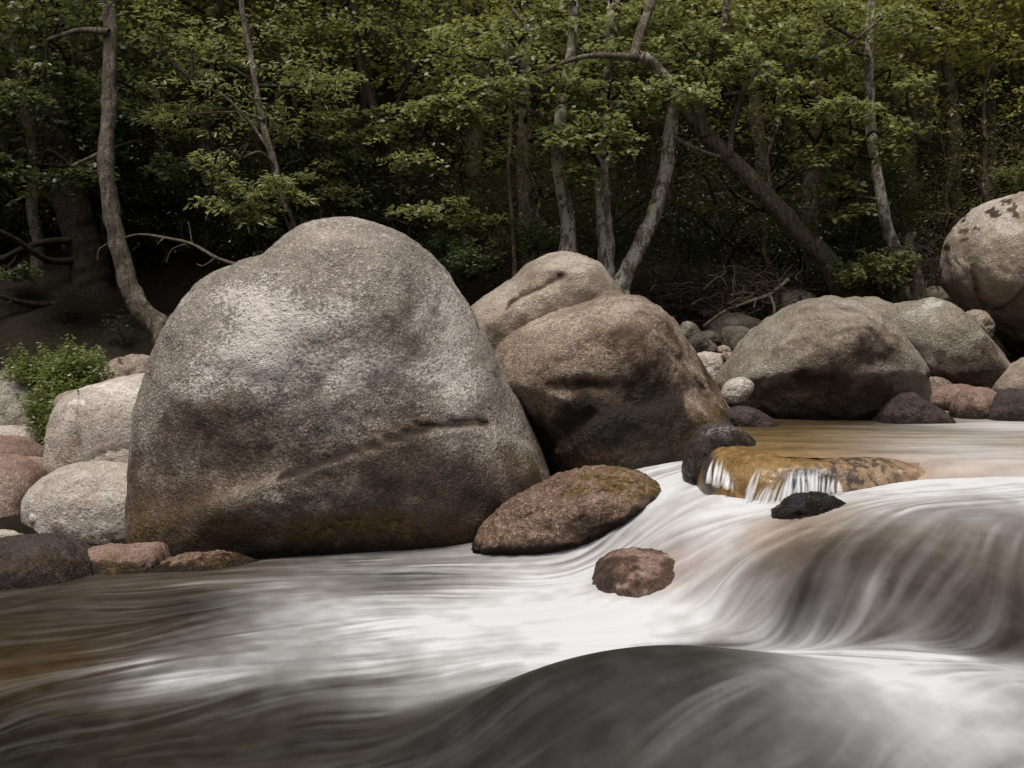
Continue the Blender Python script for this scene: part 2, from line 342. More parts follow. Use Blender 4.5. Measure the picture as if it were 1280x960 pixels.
# body colour seeds (px,py,z,rgb) -- the bed seen through the water
BC = [(50,830,0,(.060,.034,.010)),(120,780,0,(.038,.027,.014)),(20,930,0,(.014,.010,.007)),(250,760,0,(.026,.020,.012)),(300,720,0,(.08,.058,.032)),(100,750,0,(.048,.037,.022)),(400,920,0,(.018,.014,.012)),(300,900,0,(.028,.022,.012)),
      (180,850,0,(.036,.025,.011)),(500,720,0,(.08,.076,.066)),(500,860,0,(.06,.053,.038)),(560,930,.05,(.022,.021,.02)),(700,850,.28,(.024,.024,.021)),(850,850,.35,(.03,.029,.026)),(700,940,.15,(.026,.025,.023)),(900,900,.3,(.04,.039,.037)),(1200,920,.25,(.09,.09,.09)),
      (1100,750,.4,(.035,.029,.025)),(1030,750,.4,(.035,.029,.026)),(1200,780,.35,(.022,.019,.018)),(1280,770,.35,(.03,.025,.022)),(1200,730,.5,(.055,.043,.035)),(1100,700,.52,(.07,.058,.048)),(1000,690,.46,(.09,.07,.055)),(1270,700,.55,(.10,.08,.065)),(1150,660,.6,(.14,.115,.095)),(960,665,.47,(.30,.225,.165)),(1050,650,.57,(.22,.18,.14)),(800,700,.25,(.2,.15,.13)),(850,705,.25,(.26,.18,.14)),(600,740,.05,(.3,.29,.28))]
bv_ = np.array([tuple(c_*(0.7 if a < 480 else 1.0) for c_ in d) for a, b, c, d in BC])
def bil(a, fx, fy):
    h, w = a.shape[:2]; fx = np.clip(fx, 0, w-1.001); fy = np.clip(fy, 0, h-1.001)
    ix = fx.astype(np.int32); iy = fy.astype(np.int32); tx = (fx-ix).astype(np.float32); ty = (fy-iy).astype(np.float32)
    if a.ndim == 3: tx = tx[..., None]; ty = ty[..., None]
    return (a[iy, ix]*(1-tx)+a[iy, ix+1]*tx)*(1-ty)+(a[iy+1, ix]*(1-tx)+a[iy+1, ix+1]*tx)*ty
def gblur(a, sg):
    k = np.exp(-0.5*(np.arange(-int(3*sg), int(3*sg)+1)/sg)**2); k /= k.sum(); h = len(k)//2
    for ax in (0, 1):
        p = np.pad(a, [(h, h) if i == ax else (0, 0) for i in range(a.ndim)], 'edge')
        a = sum(k[i]*(p[i:i+a.shape[0]] if ax == 0 else p[:, i:i+a.shape[1]]) for i in range(len(k)))
    return a
QS = 0.02; qxs = np.arange(-6.5, 6.5, QS); qys = np.arange(2.8, 10, QS); QX, QY = np.meshgrid(qxs, qys)
ZF = rbf_eval(np.stack([QX.ravel(), QY.ravel()], 1), pts, Wt).reshape(len(qys), len(qxs), 2)
ZS = gblur(ZF[..., 0], 3.5)
# the drowned boulder on the right that the river slides over, and a small one in the chute
pq = np.stack([QX.ravel(), QY.ravel(), 0*QX.ravel()], 1); wn_ = fbm(pq*1.3, 3, 66).reshape(QX.shape)*0.10
def dome(cx, cy, ax, ay, z0, h, e=0.6, k=0.02):
    global ZS
    r = np.sqrt(((QX-cx)/ax)**2+((QY-cy)/ay)**2)+wn_; d = z0+h*np.clip(1-r*r, 0, 1)**e; d = np.where(r < 1, d, -9)
    m_ = np.maximum(ZS, d); g_ = gblur(m_*(m_ > -5), 1.6); ZS = g_
dome(2.15, 5.35, 1.22, 0.97, 0.16, 0.49, 0.55)
dome(*(PZ(872, 706, .25)[:2]), .20, .20, 0.08, 0.20)
dome(*(PZ(1000, 690, .46)[:2]), .30, .42, 0.2, 0.27, .7)
def hit(px, py):
    d = ray(px, py); Ys = np.arange(3.3, 9.2, 0.01); q = d[None]*(Ys/d[1])[:, None]; zz = q[:, 2]+CH
    h = bil(ZS, (q[:, 0]+6.5)/QS, (q[:, 1]-2.8)/QS); k = np.argmax(zz < h); return q[k, :2]
fpt = np.array([hit(a, b) for a, b, *_ in WC]+[(a, b) for a, b, *_ in WX]); fvl = np.array([[w_[3]] for w_ in WC]+[[w_[3]] for w_ in WX])
d_ = np.linalg.norm(fpt[:, None]-fpt[None], axis=-1)+np.eye(len(fpt))*9; kp = d_.min(1) > 0.02; fpt = fpt[kp]; fvl = fvl[kp]
FS = gblur(rbf_eval(pq[:, :2], fpt, rbf_fit(fpt, fvl, 0.02)).reshape(QX.shape), 2.0)
# flow vectors (px1,py1)->(px2,py2), z
FL = [(650,710,450,712,.03),(600,760,450,768,.03),(450,715,250,722,0),(250,725,80,745,0),(80,760,-60,780,0),(620,800,420,825,.03),(420,780,250,800,0),(400,840,200,872,.02),(550,850,350,890,0),(250,800,50,850,0),(200,890,40,930,0),(450,915,250,940,0),(300,860,150,885,0),(60,900,-60,935,0),
      (880,810,700,830,.35),(800,830,600,880,.3),(700,870,540,930,.2),(900,850,720,920,.3),(820,900,660,960,.2),(1000,850,850,920,.3),(1150,850,980,925,.3),(1280,860,1120,940,.3),(950,890,800,950,.2),(1200,910,1050,950,.2),
      (1280,620,1160,640,.63),(1150,640,1050,690,.6),(1050,680,1000,770,.45),(1080,690,1050,780,.4),(1170,680,1140,790,.4),(1270,680,1265,800,.4),(1000,665,900,735,.45),(960,660,860,740,.4),(930,640,840,670,.45),(870,615,820,650,.48),(850,640,760,700,.3),(900,700,800,770,.2),(850,750,720,775,.1),(950,700,900,780,.25),(1000,800,860,775,.15),(1200,825,1050,810,.22),(1050,640,960,665,.55),(760,720,640,740,.08)]
fp_ = []; fv_ = []
for a, b, c, d, z in FL:
    p = hit(a, b); q = hit(c, min(d, 955)); fp_.append((p+q)/2); fv_.append((q-p)/np.linalg.norm(q-p))
fp_ = np.array(fp_); fv_ = np.array(fv_)
def idw(q, p, v, pw=3.0, eps=0.05):
    out = np.empty((len(q), v.shape[1]))
    for i in range(0, len(q), 60000):
        c = q[i:i+60000]; w = 1/(((c[:, None]-p[None])**2).sum(-1)+eps**2)**(pw/2); w /= w.sum(1, keepdims=True)
        out[i:i+60000] = w@v
    return out
# uniform world raster for the flow-stretched foam pattern
RX0, RX1, RY0, RY1, RS = -5.0, 5.0, 3.0, 10.2, 0.008
rnx, rny = int((RX1-RX0)/RS), int((RY1-RY0)/RS)
cxs = np.linspace(RX0, RX1, rnx//6); cys = np.linspace(RY0, RY1, rny//6)
CX, CY = np.meshgrid(cxs, cys)
fl = idw(np.stack([CX.ravel(), CY.ravel()], 1), fp_, fv_, 3.0, 0.15)
wob = fbm(np.stack([CX.ravel()*1.8, CY.ravel()*1.8, 0*CX.ravel()], 1), 4, 77)*0.42
fl = np.stack([fl[:, 0]*np.cos(wob)-fl[:, 1]*np.sin(wob), fl[:, 0]*np.sin(wob)+fl[:, 1]*np.cos(wob)], 1)
fl /= np.linalg.norm(fl, axis=1, keepdims=True)+1e-9
fl = fl.reshape(len(cys), len(cxs), 2).astype(np.float32)
jx, jy = np.meshgrid(np.arange(rnx, dtype=np.float32), np.arange(rny, dtype=np.float32))
def lic(base, steps, stepw):
    acc = base.copy(); wsum = 1.0
    for sgn in (-1, 1):
        x = jx.copy(); y = jy.copy()
        for k in range(steps):
            v = bil(fl, x*(len(cxs)-1)/(rnx-1), y*(len(cys)-1)/(rny-1))
            x += v[..., 0]*stepw*sgn; y += v[..., 1]*stepw*sgn
            w = 0.5+0.5*math.cos(math.pi*k/steps)
            acc += bil(base, x, y)*w; wsum += w
    acc /= wsum
    acc -= acc.mean(); return acc/acc.std()
def blur_noise(k):
    a = rng.standard_normal((rny//k+2, rnx//k+2)).astype(np.float32)
    return bil(a, jx/k, jy/k)
L1 = lic(blur_noise(2), 14, 2.0)
L2 = lic(blur_noise(5), 16, 4.5)
L3 = lic(blur_noise(14), 14, 8.0)
LB = 0.46*L2+0.26*L3+0.26*L1

def water_attrs(X, Y):
    q = np.stack([X.ravel(), Y.ravel()], 1)
    gx_ = (q[:, 0]+6.5)/QS; gy_ = (q[:, 1]-2.8)/QS; z = bil(ZS, gx_, gy_); f = bil(FS, gx_, gy_)
    fx = (q[:, 0]-RX0)/RS; fy = (q[:, 1]-RY0)/RS
    s1 = bil(L1, fx, fy); s2 = bil(L2, fx, fy); s3 = bil(L3, fx, fy)
    s = bil(LB, fx, fy)
    f = np.clip(f, 0, 1)
    pt = fbm(np.stack([q[:, 0]*2.2, q[:, 1]*2.2, 0*f], 1), 3, 55)
    s = s*np.clip(0.75+1.1*fbm(np.stack([q[:, 0]*3.1, q[:, 1]*3.1, 0*f+4], 1), 2, 91), 0.1, 1.8)
    fine = fbm(np.stack([q[:, 0]*11, q[:, 1]*11, 0*f+2], 1), 3, 95)
    amp = 0.06+0.15*np.sqrt(np.clip(f*(1-f)*4, 0, 1))*np.clip(1+0.8*pt, .3, 2)
    ff = np.clip(f+0.10*pt*np.sqrt(f)+s*amp*0.6+fine*0.06*np.sqrt(f), 0, 1)
    ff = np.clip(ff**2.5+0.026*np.clip(s+.3, 0, 3)+0.012*np.clip(fine+.3, 0, 2), 0, 1)
    z = z+(s3*0.0016+s2*0.0006)*(0.4+f)
    body = idw(q, bp_, bv_, 2.6, 0.1)*(1+0.10*s2+0.12*s3)[:, None]
    return z, ff, body, s
bp_ = np.array([hit(a, b) for a, b, c, d in BC])
# perspective-friendly grid
wyr = 1/np.linspace(1/3.0, 1/9.6, 860); wxr = np.linspace(-0.62, 0.62, 1060)
UY, UX = np.meshgrid(wyr, wxr, indexing='ij'); WXg = UX*(UY+0.3); WYg = UY
wz, wf, wb, ws = water_attrs(WXg, WYg)
me = mesh_np('water', np.stack([WXg.ravel(), WYg.ravel(), wz], 1), grid_faces(len(wyr), len(wxr)), M['water'])
col_attr(me, 'foam', np.stack([wf, ws, ws], 1)); col_attr(me, 'body', np.clip(wb, 0.004, 1))
tag(link('water', me), 'white foaming river water streaming between the boulders', kind='structure')

# upper pool: sheet ending over a rounded lip
LIP = catmull([(4.2,6.15),(3.2,6.25),(2.6,6.35),(2.2,6.35),(1.9,6.28),(1.62,6.3),(1.42,6.45),(1.31,6.75),(1.28,7.1),(1.30,7.6),(1.35,8.2)], 10)
def lipdist(X, Y):   # positive inside the pool
    q = np.stack([X, Y], 1); a = LIP[:-1]; b = LIP[1:]; best = np.full(len(q), 1e9); sgn = np.ones(len(q))
    for i in range(len(a)):
        e = b[i]-a[i]; t = np.clip(((q-a[i])@e)/(e@e), 0, 1); dd = q-(a[i]+t[:, None]*e); d = np.linalg.norm(dd, axis=1)
        s = np.where(e[0]*(q[:, 1]-a[i, 1])-e[1]*(q[:, 0]-a[i, 0]) < 0, 1.0, -1.0)
        m_ = d < best; best[m_] = d[m_]; sgn[m_] = s[m_]
    return best*sgn
ZP = 0.75
# pool grid param: (s along lip, t inward)
ls = np.linspace(0, 1, 420); seg = np.linalg.norm(np.diff(LIP, axis=0), axis=1); cum = np.concatenate([[0], np.cumsum(seg)])/seg.sum()
lp = np.stack([np.interp(ls, cum, LIP[:, 0]), np.interp(ls, cum, LIP[:, 1])], 1)
def drop_profile(t):   # t<0 outside the lip, 0 at the brink; height below the pool
    r = 0.16
    return np.where(t > 0.10, 0, np.where(t > -r, (1-np.sqrt(np.clip(1-((0.10-t)/(0.10+r))**2, 0, 1)))*0.30, 0.30))
tx_ = np.linspace(-0.20, 0, 40); 
py_ = np.linspace(5.9, 10.2, 330); px_ = np.linspace(0.9, 6.0, 420)
PX, PY = np.meshgrid(px_, py_); dl = lipdist(PX.ravel(), PY.ravel())
pz = ZP-drop_profile(dl)-0.14*(1-sst(2.0, 2.5, PX.ravel()))*sst(.16, .10, dl)
pn = fbm(np.stack([PX.ravel()*1.2, PY.ravel()*5, 0*dl], 1), 4, 12)
pn2 = fbm(np.stack([PX.ravel()*3.5, PY.ravel()*16, 0*dl], 1), 4, 19)
pz += pn*0.005+pn2*0.0015
qx, qy = proj(np.stack([PX.ravel(), PY.ravel(), pz], 1))
fo = 0.55*np.exp(-((qx-1270)/110)**2-((qy-533)/10)**2)+0.45*np.exp(-((qx-1290)/160)**2-((qy-575)/22)**2)+0.25*np.exp(-((qx-1180)/90)**2-((qy-560)/14)**2)
edge = sst(-0.02, -0.22, dl)*sst(1.95, 2.6, PX.ravel())
fo = np.clip(fo+pn*0.10*sst(950, 1250, qx)+0.08*pn2*sst(1000, 1250, qx)+edge*0.7, 0, 1)
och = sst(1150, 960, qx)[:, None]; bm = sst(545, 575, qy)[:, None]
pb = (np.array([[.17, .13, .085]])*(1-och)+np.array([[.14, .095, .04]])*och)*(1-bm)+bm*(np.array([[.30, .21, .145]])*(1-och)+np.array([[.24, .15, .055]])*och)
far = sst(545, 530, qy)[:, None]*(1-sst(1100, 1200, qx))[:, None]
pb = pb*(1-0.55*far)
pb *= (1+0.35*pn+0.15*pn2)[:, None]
keep = (dl > np.where(PX.ravel() < 2.0, 0.16, -0.215)).reshape(PX.shape); fc = grid_faces(len(py_), len(px_)); fc = fc[keep.ravel()[fc].all(1)]
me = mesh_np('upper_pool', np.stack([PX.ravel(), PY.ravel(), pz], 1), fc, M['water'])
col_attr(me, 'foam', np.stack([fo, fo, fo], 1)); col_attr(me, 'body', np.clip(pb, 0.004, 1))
tag(link('upper_pool_water', me), 'shallow golden-brown pool above the rock ledge', kind='structure')

# ------------------------------------------------------------------ boulders
def ico(level):
    import bmesh
    bm = bmesh.new(); bmesh.ops.create_icosphere(bm, subdivisions=level, radius=1)
    v = np.array([x.co[:] for x in bm.verts]); f = np.array([[l.index for l in x.verts] for x in bm.faces], np.int32); bm.free()
    return v/np.linalg.norm(v, axis=1, keepdims=True), f
ICO = {k: ico(k) for k in (3, 4, 5, 6, 7)}
def seg_d(px, py, poly):
    best = np.full(len(px), 1e9); sg = np.ones(len(px))
    for (x0, y0), (x1, y1) in zip(poly[:-1], poly[1:]):
        ex, ey = x1-x0, y1-y0; t = np.clip(((px-x0)*ex+(py-y0)*ey)/(ex*ex+ey*ey+1e-9), 0, 1)
        dx = px-x0-t*ex; dy = py-y0-t*ey; d = np.hypot(dx, dy); s = np.where(ex*dy-ey*dx > 0, 1.0, -1.0)
        m_ = d < best; best[m_] = d[m_]; sg[m_] = s[m_]
    return best, sg
def boulder(name, label, cat, outline, Y, D, mat, p=2.4, lvl=5, n1=0.04, n2=0.012, blobs=(), feats=(), group=None, seed=0, warp=0.0, skew=0.0, sharp=0.0):
    ol = catmull(outline, 10, True); c0 = np.array([(ol[:, 0].min()+ol[:, 0].max())/2, (ol[:, 1].min()+ol[:, 1].max())/2])
    C0 = P(c0[0], c0[1], Y); w = np.array([P(a, b, Y) for a, b in ol])-C0
    th = np.arctan2(w[:, 2], w[:, 0]); r = np.hypot(w[:, 0], w[:, 2]); o = np.argsort(th); th = th[o]; r = r[o]
    th = np.concatenate([th-2*np.pi, th, th+2*np.pi]); r = np.concatenate([r, r, r])
    if lvl <= 5: p = p+(seed % 5)*0.18; sharp = max(sharp, 0.045); skew = skew+((seed*7) % 5-2)*0.06
    d, f = ICO[lvl]; rho = np.hypot(d[:, 0], d[:, 2]); ay = np.abs(d[:, 1])
    k = 1/(rho**p+ay**p)**(1/p)
    t = np.arctan2(d[:, 2], d[:, 0]); R = np.interp(t, th, r)
    v = np.stack([np.cos(t)*rho*k*R, np.sign(d[:, 1])*ay*k*D+skew*np.sin(t)*rho*k*R, np.sin(t)*rho*k*R], 1)
    size = max(R.max(), D)
    nrm = d*np.array([1, 1, 1]); nrm /= np.linalg.norm(nrm, axis=1, keepdims=True)
    sd_ = seed+len(label)
    ph = rho*k   # less noise at the silhouette so the traced outline holds
    q = v/size
    n = fbm(q*1.7+sd_, 4, sd_, 0.5)*n1*size*(1.15-0.75*sst(0.75, 1.0, ph)) + fbm(q*9+sd_, 4, sd_+9, 0.6)*n2*size
    if sharp: n += (np.abs(fbm(q*2.6+sd_*2, 3, sd_+3))-0.35)*-sharp*size
    v = v+nrm*n[:, None]
    wco = v+C0; qx, qy = proj(wco); front = sst(0.25, -0.15, d[:, 1])
    NA = [(fbm(q*4+7, 4, 201, .6), fbm(q*4+31, 4, 211, .6)), (fbm(wco*14, 3, 221, .6), fbm(wco*14+9, 3, 231, .6))]
    def blob(bx, by, rx, ry, k=0.55):
        n_ = NA[1 if rx < 16 else 0]; return np.exp(-((qx-bx)/rx+k*n_[0])**2-((qy-by)/ry+k*n_[1])**2)
    disp = np.zeros(len(v)); jx_ = NA[1][0]*0.8+NA[0][0]*1.5; jy_ = NA[1][1]*0.8+NA[0][1]*1.5
    for ft in feats:
        if ft[0] == 'crease':
            dd, sg = seg_d(qx+jx_, qy+jy_, catmull(ft[1], 6)); disp -= ft[3]*np.exp(-(dd/ft[2])**2)*front
        elif ft[0] == 'step':      # raised on the right-hand (below) side of the line, fading with distance ft[4]
            dd, sg = seg_d(qx+jx_, qy+jy_, catmull(ft[1], 6)); s = sg*dd
            disp += ft[3]*sst(-ft[2], ft[2], s)*np.exp(-(np.maximum(s, 0)/ft[4])**2)*front
        else:
            _, bx, by, rx, ry, a = ft[:6]; disp += a*blob(bx, by, rx, ry, .3)*front
    v = v+np.array([0, -1, 0])*disp[:, None]
    mk = np.zeros((len(v), 3))
    for ch, bx, by, rx, ry, s in blobs:
        mk[:, ch] += s*(blob(bx, by, rx, ry) if rx >= 16 else sst(.3, .5, blob(bx, by, rx, ry, .8)))
    for ft in feats:
        if ft[0] == 'crease' and len(ft) > 4:
            dd, _ = seg_d(qx+jx_, qy+jy_, catmull(ft[1], 6)); mk[:, 0] += ft[4]*np.exp(-(dd/(ft[2]*0.8))**2)*np.clip(1+0.5*NA[1][0], .4, 1.5)  # creases darkened in colour as well as cut in
    wzl = np.where((wco[:, 0] > 1.25) & (wco[:, 1] > 6.9), .75, np.where(wco[:, 1] < 9.4, bil(ZS, (wco[:, 0]+6.5)/QS, (wco[:, 1]-2.8)/QS), -9))
    mk[:, 0] += (.6 if 'mauve' in label else 1.4)*sst(.085, .015, wco[:, 2]-wzl+0.03*NA[1][0]+0.03*NA[0][0])
    mk = np.clip(mk, 0, 1.3)
    me = mesh_np(name, v, f, M[mat]); col_attr(me, 'mask', mk)
    ob = link(name, me); ob.location = C0; tag(ob, label, cat, group); return ob

boulder('boulder', 'huge grey domed boulder, tallest in the river, with a curved crease across its dark base', 'boulder',
 [(171,600),(177,540),(189,480),(209,430),(234,385),(271,348),(314,328),(345,318),(361,297),(394,279),(439,272),(479,280),(519,298),(554,330),(589,385),(614,435),(639,490),(664,540),(687,590),(699,640),(679,700),(569,735),(409,745),(259,740),(189,735),(172,680)],
 8.4, 1.15, 'grey', p=2.5, lvl=7, n1=0.03, n2=0.007, seed=3,
 blobs=[(2,390,430,120,55,1.0),(2,300,410,75,65,.75),(2,560,400,38,100,.85),(2,300,480,80,40,.45),(2,480,470,110,25,.6),(2,430,290,90,22,.5),(2,460,350,90,40,.35),(2,250,480,60,60,.4),
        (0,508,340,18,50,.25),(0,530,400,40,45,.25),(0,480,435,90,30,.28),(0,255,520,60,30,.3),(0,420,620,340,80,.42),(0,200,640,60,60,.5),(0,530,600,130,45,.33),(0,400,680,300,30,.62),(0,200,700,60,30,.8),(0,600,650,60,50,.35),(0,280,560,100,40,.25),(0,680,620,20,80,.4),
        (1,180,655,28,34,1.0),(1,370,662,120,16,1.1),(1,460,656,80,14,1.0),(1,655,575,25,25,.7),(1,600,670,60,20,.5),(1,250,640,60,30,.35)],
 feats=[('step',[(300,612),(380,585),(450,560),(520,540),(590,528),(640,545)],6,.13,80),('crease',[(355,595),(400,577),(450,560),(520,538),(580,527),(610,528)],3.6,.05,1.3),
        ('b',520,330,50,80,.06),('b',480,440,80,50,-.03),('b',340,430,110,60,.06),('step',[(345,310),(400,300),(450,292),(500,300)],12,.06,60),('b',250,590,80,40,-.04),('b',370,640,130,30,.05)])
boulder('boulder', 'tall tan boulder with a pink-edged fissure, behind the brown dark-nosed boulder', 'boulder',
 [(570,420),(583,392),(605,372),(640,350),(662,332),(690,319),(725,320),(750,335),(775,368),(800,400),(800,480),(700,530),(600,520),(570,470)],
 10.3, 1.0, 'tan', p=2.4, lvl=6, n1=0.05, n2=0.010, seed=5,
 blobs=[(2,710,330,60,16,.8),(2,620,380,50,30,.6),(2,700,370,60,16,.5),(0,690,350,40,5,.3),(0,625,420,30,25,.3)],
 feats=[('step',[(625,392),(650,374),(680,360),(708,345)],6,.12,50),('crease',[(632,386),(650,372),(680,358),(706,344)],3.5,.07,.7),('step',[(655,345),(690,335),(740,330),(765,345)],7,.07,40),('crease',[(690,322),(705,335),(735,328)],3,.03,.3),('crease',[(640,352),(670,345),(700,345)],4,.03,.2),('b',680,335,35,15,.07),('b',640,385,40,25,.05)])
boulder('boulder', 'brown rounded boulder with a black wet nose and an orange streaked foot', 'boulder',
 [(612,460),(632,425),(680,398),(735,378),(765,369),(800,373),(835,398),(865,440),(895,485),(913,515),(918,545),(915,600),(870,630),(800,640),(720,620),(680,580),(655,535),(638,500),(622,478)],
 8.95, 1.05, 'brown', p=2.4, lvl=7, n1=0.035, n2=0.010, seed=8,
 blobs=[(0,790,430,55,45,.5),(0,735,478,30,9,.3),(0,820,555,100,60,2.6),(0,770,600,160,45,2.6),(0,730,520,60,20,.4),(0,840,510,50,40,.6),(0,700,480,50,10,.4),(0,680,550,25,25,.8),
        (1,895,525,22,40,1.1),(1,740,568,50,14,.7),(1,850,560,30,30,.3),(2,780,385,70,16,.8),(2,690,410,60,20,.8),(2,870,460,22,60,.5),(2,690,455,40,14,.3)],
 feats=[('b',735,480,24,10,-.07),('b',705,485,26,8,-.04),('b',735,508,60,18,.05),('step',[(640,470),(670,440),(720,405),(765,385)],10,.07,60),('step',[(900,520),(860,500),(810,512),(775,510),(750,525),(700,560)],9,-.10,70),('b',790,430,50,50,.05),('crease',[(810,415),(850,450),(890,500)],5,.025,.15)])
boulder('boulder', 'grey-brown boulder spotted with round lichens, at the far edge of the upper pool', 'boulder',
 [(895,478),(918,442),(950,410),(985,385),(1020,371),(1055,373),(1095,398),(1125,430),(1145,460),(1153,485),(1140,520),(1100,545),(1030,550),(970,545),(930,525),(903,495)],
 9.7, .95, 'lichen', p=2.3, lvl=6, n1=0.05, n2=0.012, seed=2,
 blobs=[(0,1040,440,70,25,.5),(0,1060,500,90,30,.9),(0,980,500,60,22,.65),(0,1040,528,120,16,1.2),(0,1090,430,30,30,.4),(2,960,420,40,30,.5),(2,1060,385,50,14,.6),(2,950,460,25,8,.6),(1,1030,495,60,8,.45)],
 feats=[('crease',[(1000,390),(1060,385),(1120,420)],5,.04,.3),('step',[(920,480),(1000,470),(1080,475),(1150,470)],8,-.10,60),('step',[(985,400),(1030,385),(1090,395),(1130,430)],7,.07,50),('b',1040,430,60,30,.06),('crease',[(1030,420),(1080,410),(1110,440)],4,.03,.3)])
boulder('boulder', 'low pale boulder mostly hidden between the lichened boulder and its round neighbour', 'boulder',
 [(1040,385),(1075,372),(1105,380),(1125,400),(1140,450),(1080,470),(1030,440)], 11.3, .7, 'lichen', lvl=5, seed=4, blobs=[(2,1090,380,30,10,.4)])
boulder('boulder', 'smooth rounded tan boulder sloping down to the right beneath the giant leaning boulder', 'boulder',
 [(1098,420),(1108,396),(1122,380),(1150,375),(1168,373),(1190,390),(1215,415),(1240,445),(1256,475),(1245,505),(1190,510),(1140,495),(1110,455)],
 10.8, .75, 'lichen', p=2.3, lvl=6, n1=0.035, n2=0.008, seed=6,
 blobs=[(0,1200,470,60,25,.75),(0,1240,450,25,35,.6),(0,1170,455,40,10,.3),(2,1150,395,40,18,.7),(2,1165,378,14,6,.8)],
 feats=[('crease',[(1112,398),(1135,388),(1165,385)],4,.03,.2),('b',1165,460,50,10,.05)])
boulder('boulder', 'giant pinkish boulder at the right edge with black lichen marks on its grey crown', 'boulder',
 [(1190,345),(1194,300),(1214,270),(1244,248),(1284,242),(1344,245),(1414,280),(1454,350),(1434,430),(1364,480),(1304,458),(1269,420),(1229,392),(1199,365)],
 11.6, 1.15, 'tan', p=2.4, lvl=7, n1=0.04, n2=0.009, seed=11,
 blobs=[(2,1230,275,50,28,1.0),(2,1280,255,30,12,.8),(0,1242,266,9,6,.75),(0,1268,264,5,10,.75),(0,1256,252,8,4,.7),(0,1206,288,5,3,.65),(0,1221,286,5,3,.65),(0,1208,300,6,3,.65),(0,1185,308,7,4,1.2),(0,1176,350,16,40,.6),(0,1240,440,60,18,.9),(0,1260,430,30,15,.7),(0,1207,275,4,4,.9),(1,1215,350,20,20,.2)],
 feats=[('step',[(1190,332),(1212,327),(1222,307),(1250,292),(1300,275)],5,.16,70),('step',[(1213,330),(1217,358),(1230,378),(1252,386),(1275,362),(1300,345)],5,-.14,60),('crease',[(1214,330),(1218,360),(1230,378),(1250,386),(1290,350)],3,.07,.5),('crease',[(1195,350),(1210,345),(1215,325)],3,.03,.2),('b',1250,350,40,25,.07),('crease',[(1225,395),(1255,405),(1290,415)],4,.03,.25)])
# left group
boulder('boulder', 'blocky white boulder with a squared left edge, half hidden by the huge grey boulder', 'boulder',
 [(73,595),(76,540),(84,505),(98,490),(130,478),(185,468),(250,470),(280,540),(260,610),(150,650),(85,640)],
 9.7, .8, 'white', p=3.2, lvl=6, n1=0.03, n2=0.007, seed=1, blobs=[(2,140,485,60,16,.9),(2,97,502,12,6,1),(1,88,575,14,50,.55),(0,92,540,6,50,.2)],
 feats=[('step',[(96,500),(94,530),(100,560),(104,600)],4,-.07,300),('crease',[(104,580),(130,565),(170,560)],2.5,.025,.3),('crease',[(92,500),(104,500)],3,.02,.2)])
boulder('boulder', 'smooth pale egg-shaped boulder in front of the blocky white one', 'boulder',
 [(34,628),(48,603),(80,584),(120,577),(160,583),(220,600),(230,660),(190,700),(130,700),(70,700),(42,665)],
 8.5, .5, 'white', p=2.3, lvl=6, n1=0.03, n2=0.007, seed=9, blobs=[(2,120,590,60,14,.5),(0,100,670,80,14,.4),(0,70,640,30,20,.18)])
boulder('rock', 'flat orange-brown rock wedged at the waterline under the egg-shaped boulder', 'rock',
 [(78,705),(105,688),(165,682),(205,686),(200,745),(120,755),(85,735)], 7.25, .3, 'pink', lvl=5, seed=3, n1=.06, n2=.02, blobs=[(1,130,710,50,20,.5)])
boulder('boulder', 'dark brown wet boulder low in the left corner at the waterline', 'boulder',
 [(-90,715),(-40,682),(10,676),(55,678),(88,694),(115,718),(125,745),(90,790),(0,800),(-80,790)], 6.9, .6, 'dark', lvl=6, seed=7, n1=.05, n2=.02,
 blobs=[(0,30,725,110,40,.55),(1,60,700,60,14,.3)])
boulder('boulder', 'pinkish boulder cut by the left edge beside the egg-shaped boulder', 'boulder',
 [(-90,600),(-50,575),(0,571),(30,578),(48,602),(50,650),(47,710),(-20,730),(-90,720)], 8.8, .5, 'pink', lvl=5, seed=12, n1=.04, n2=.012, blobs=[(2,0,620,60,50,.7),(0,20,690,50,10,.4)])
boulder('rock', 'reddish smooth rock at the left edge above the knobbly pink one', 'rock',
 [(-60,550),(0,546),(30,552),(52,570),(40,590),(-20,595),(-60,590)], 9.9, .4, 'pink', lvl=5, seed=13, n1=.04, blobs=[(0,20,575,40,10,.2)])
boulder('rock', 'knobbly pink rock with a white cap at the left edge', 'rock',
 [(-50,576),(0,573),(40,573),(66,585),(68,604),(30,615),(-40,612)], 9.3, .3, 'pink', lvl=5, seed=14, n1=.08, n2=.02, blobs=[(2,10,578,50,10,.7)])
boulder('boulder', 'grey scored boulder at the left edge behind the green bush', 'boulder',
 [(-80,500),(-30,468),(10,465),(45,470),(78,500),(90,545),(50,575),(-80,570)], 11.2, .7, 'lichen', lvl=6, seed=15, n1=.06, n2=.02, blobs=[(2,20,490,60,25,.8),(2,20,530,40,20,.5)],
 feats=[('crease',[(0,480),(30,510),(60,550)],4,.04,.2),('crease',[(15,470),(50,505)],4,.04,.2)])
boulder('rock', 'flat white rock under the bush at the left edge', 'rock',
 [(-40,540),(0,533),(30,536),(55,552),(72,568),(50,578),(-30,575)], 10.5, .3, 'white', lvl=5, seed=16, blobs=[(2,20,545,50,15,.6)])
boulder('rock', 'small dark grey rock beneath the bush by the white boulder', 'rock',
 [(48,568),(60,553),(78,552),(86,565),(78,580),(55,580)], 10.2, .2, 'mossy', lvl=4, seed=17)
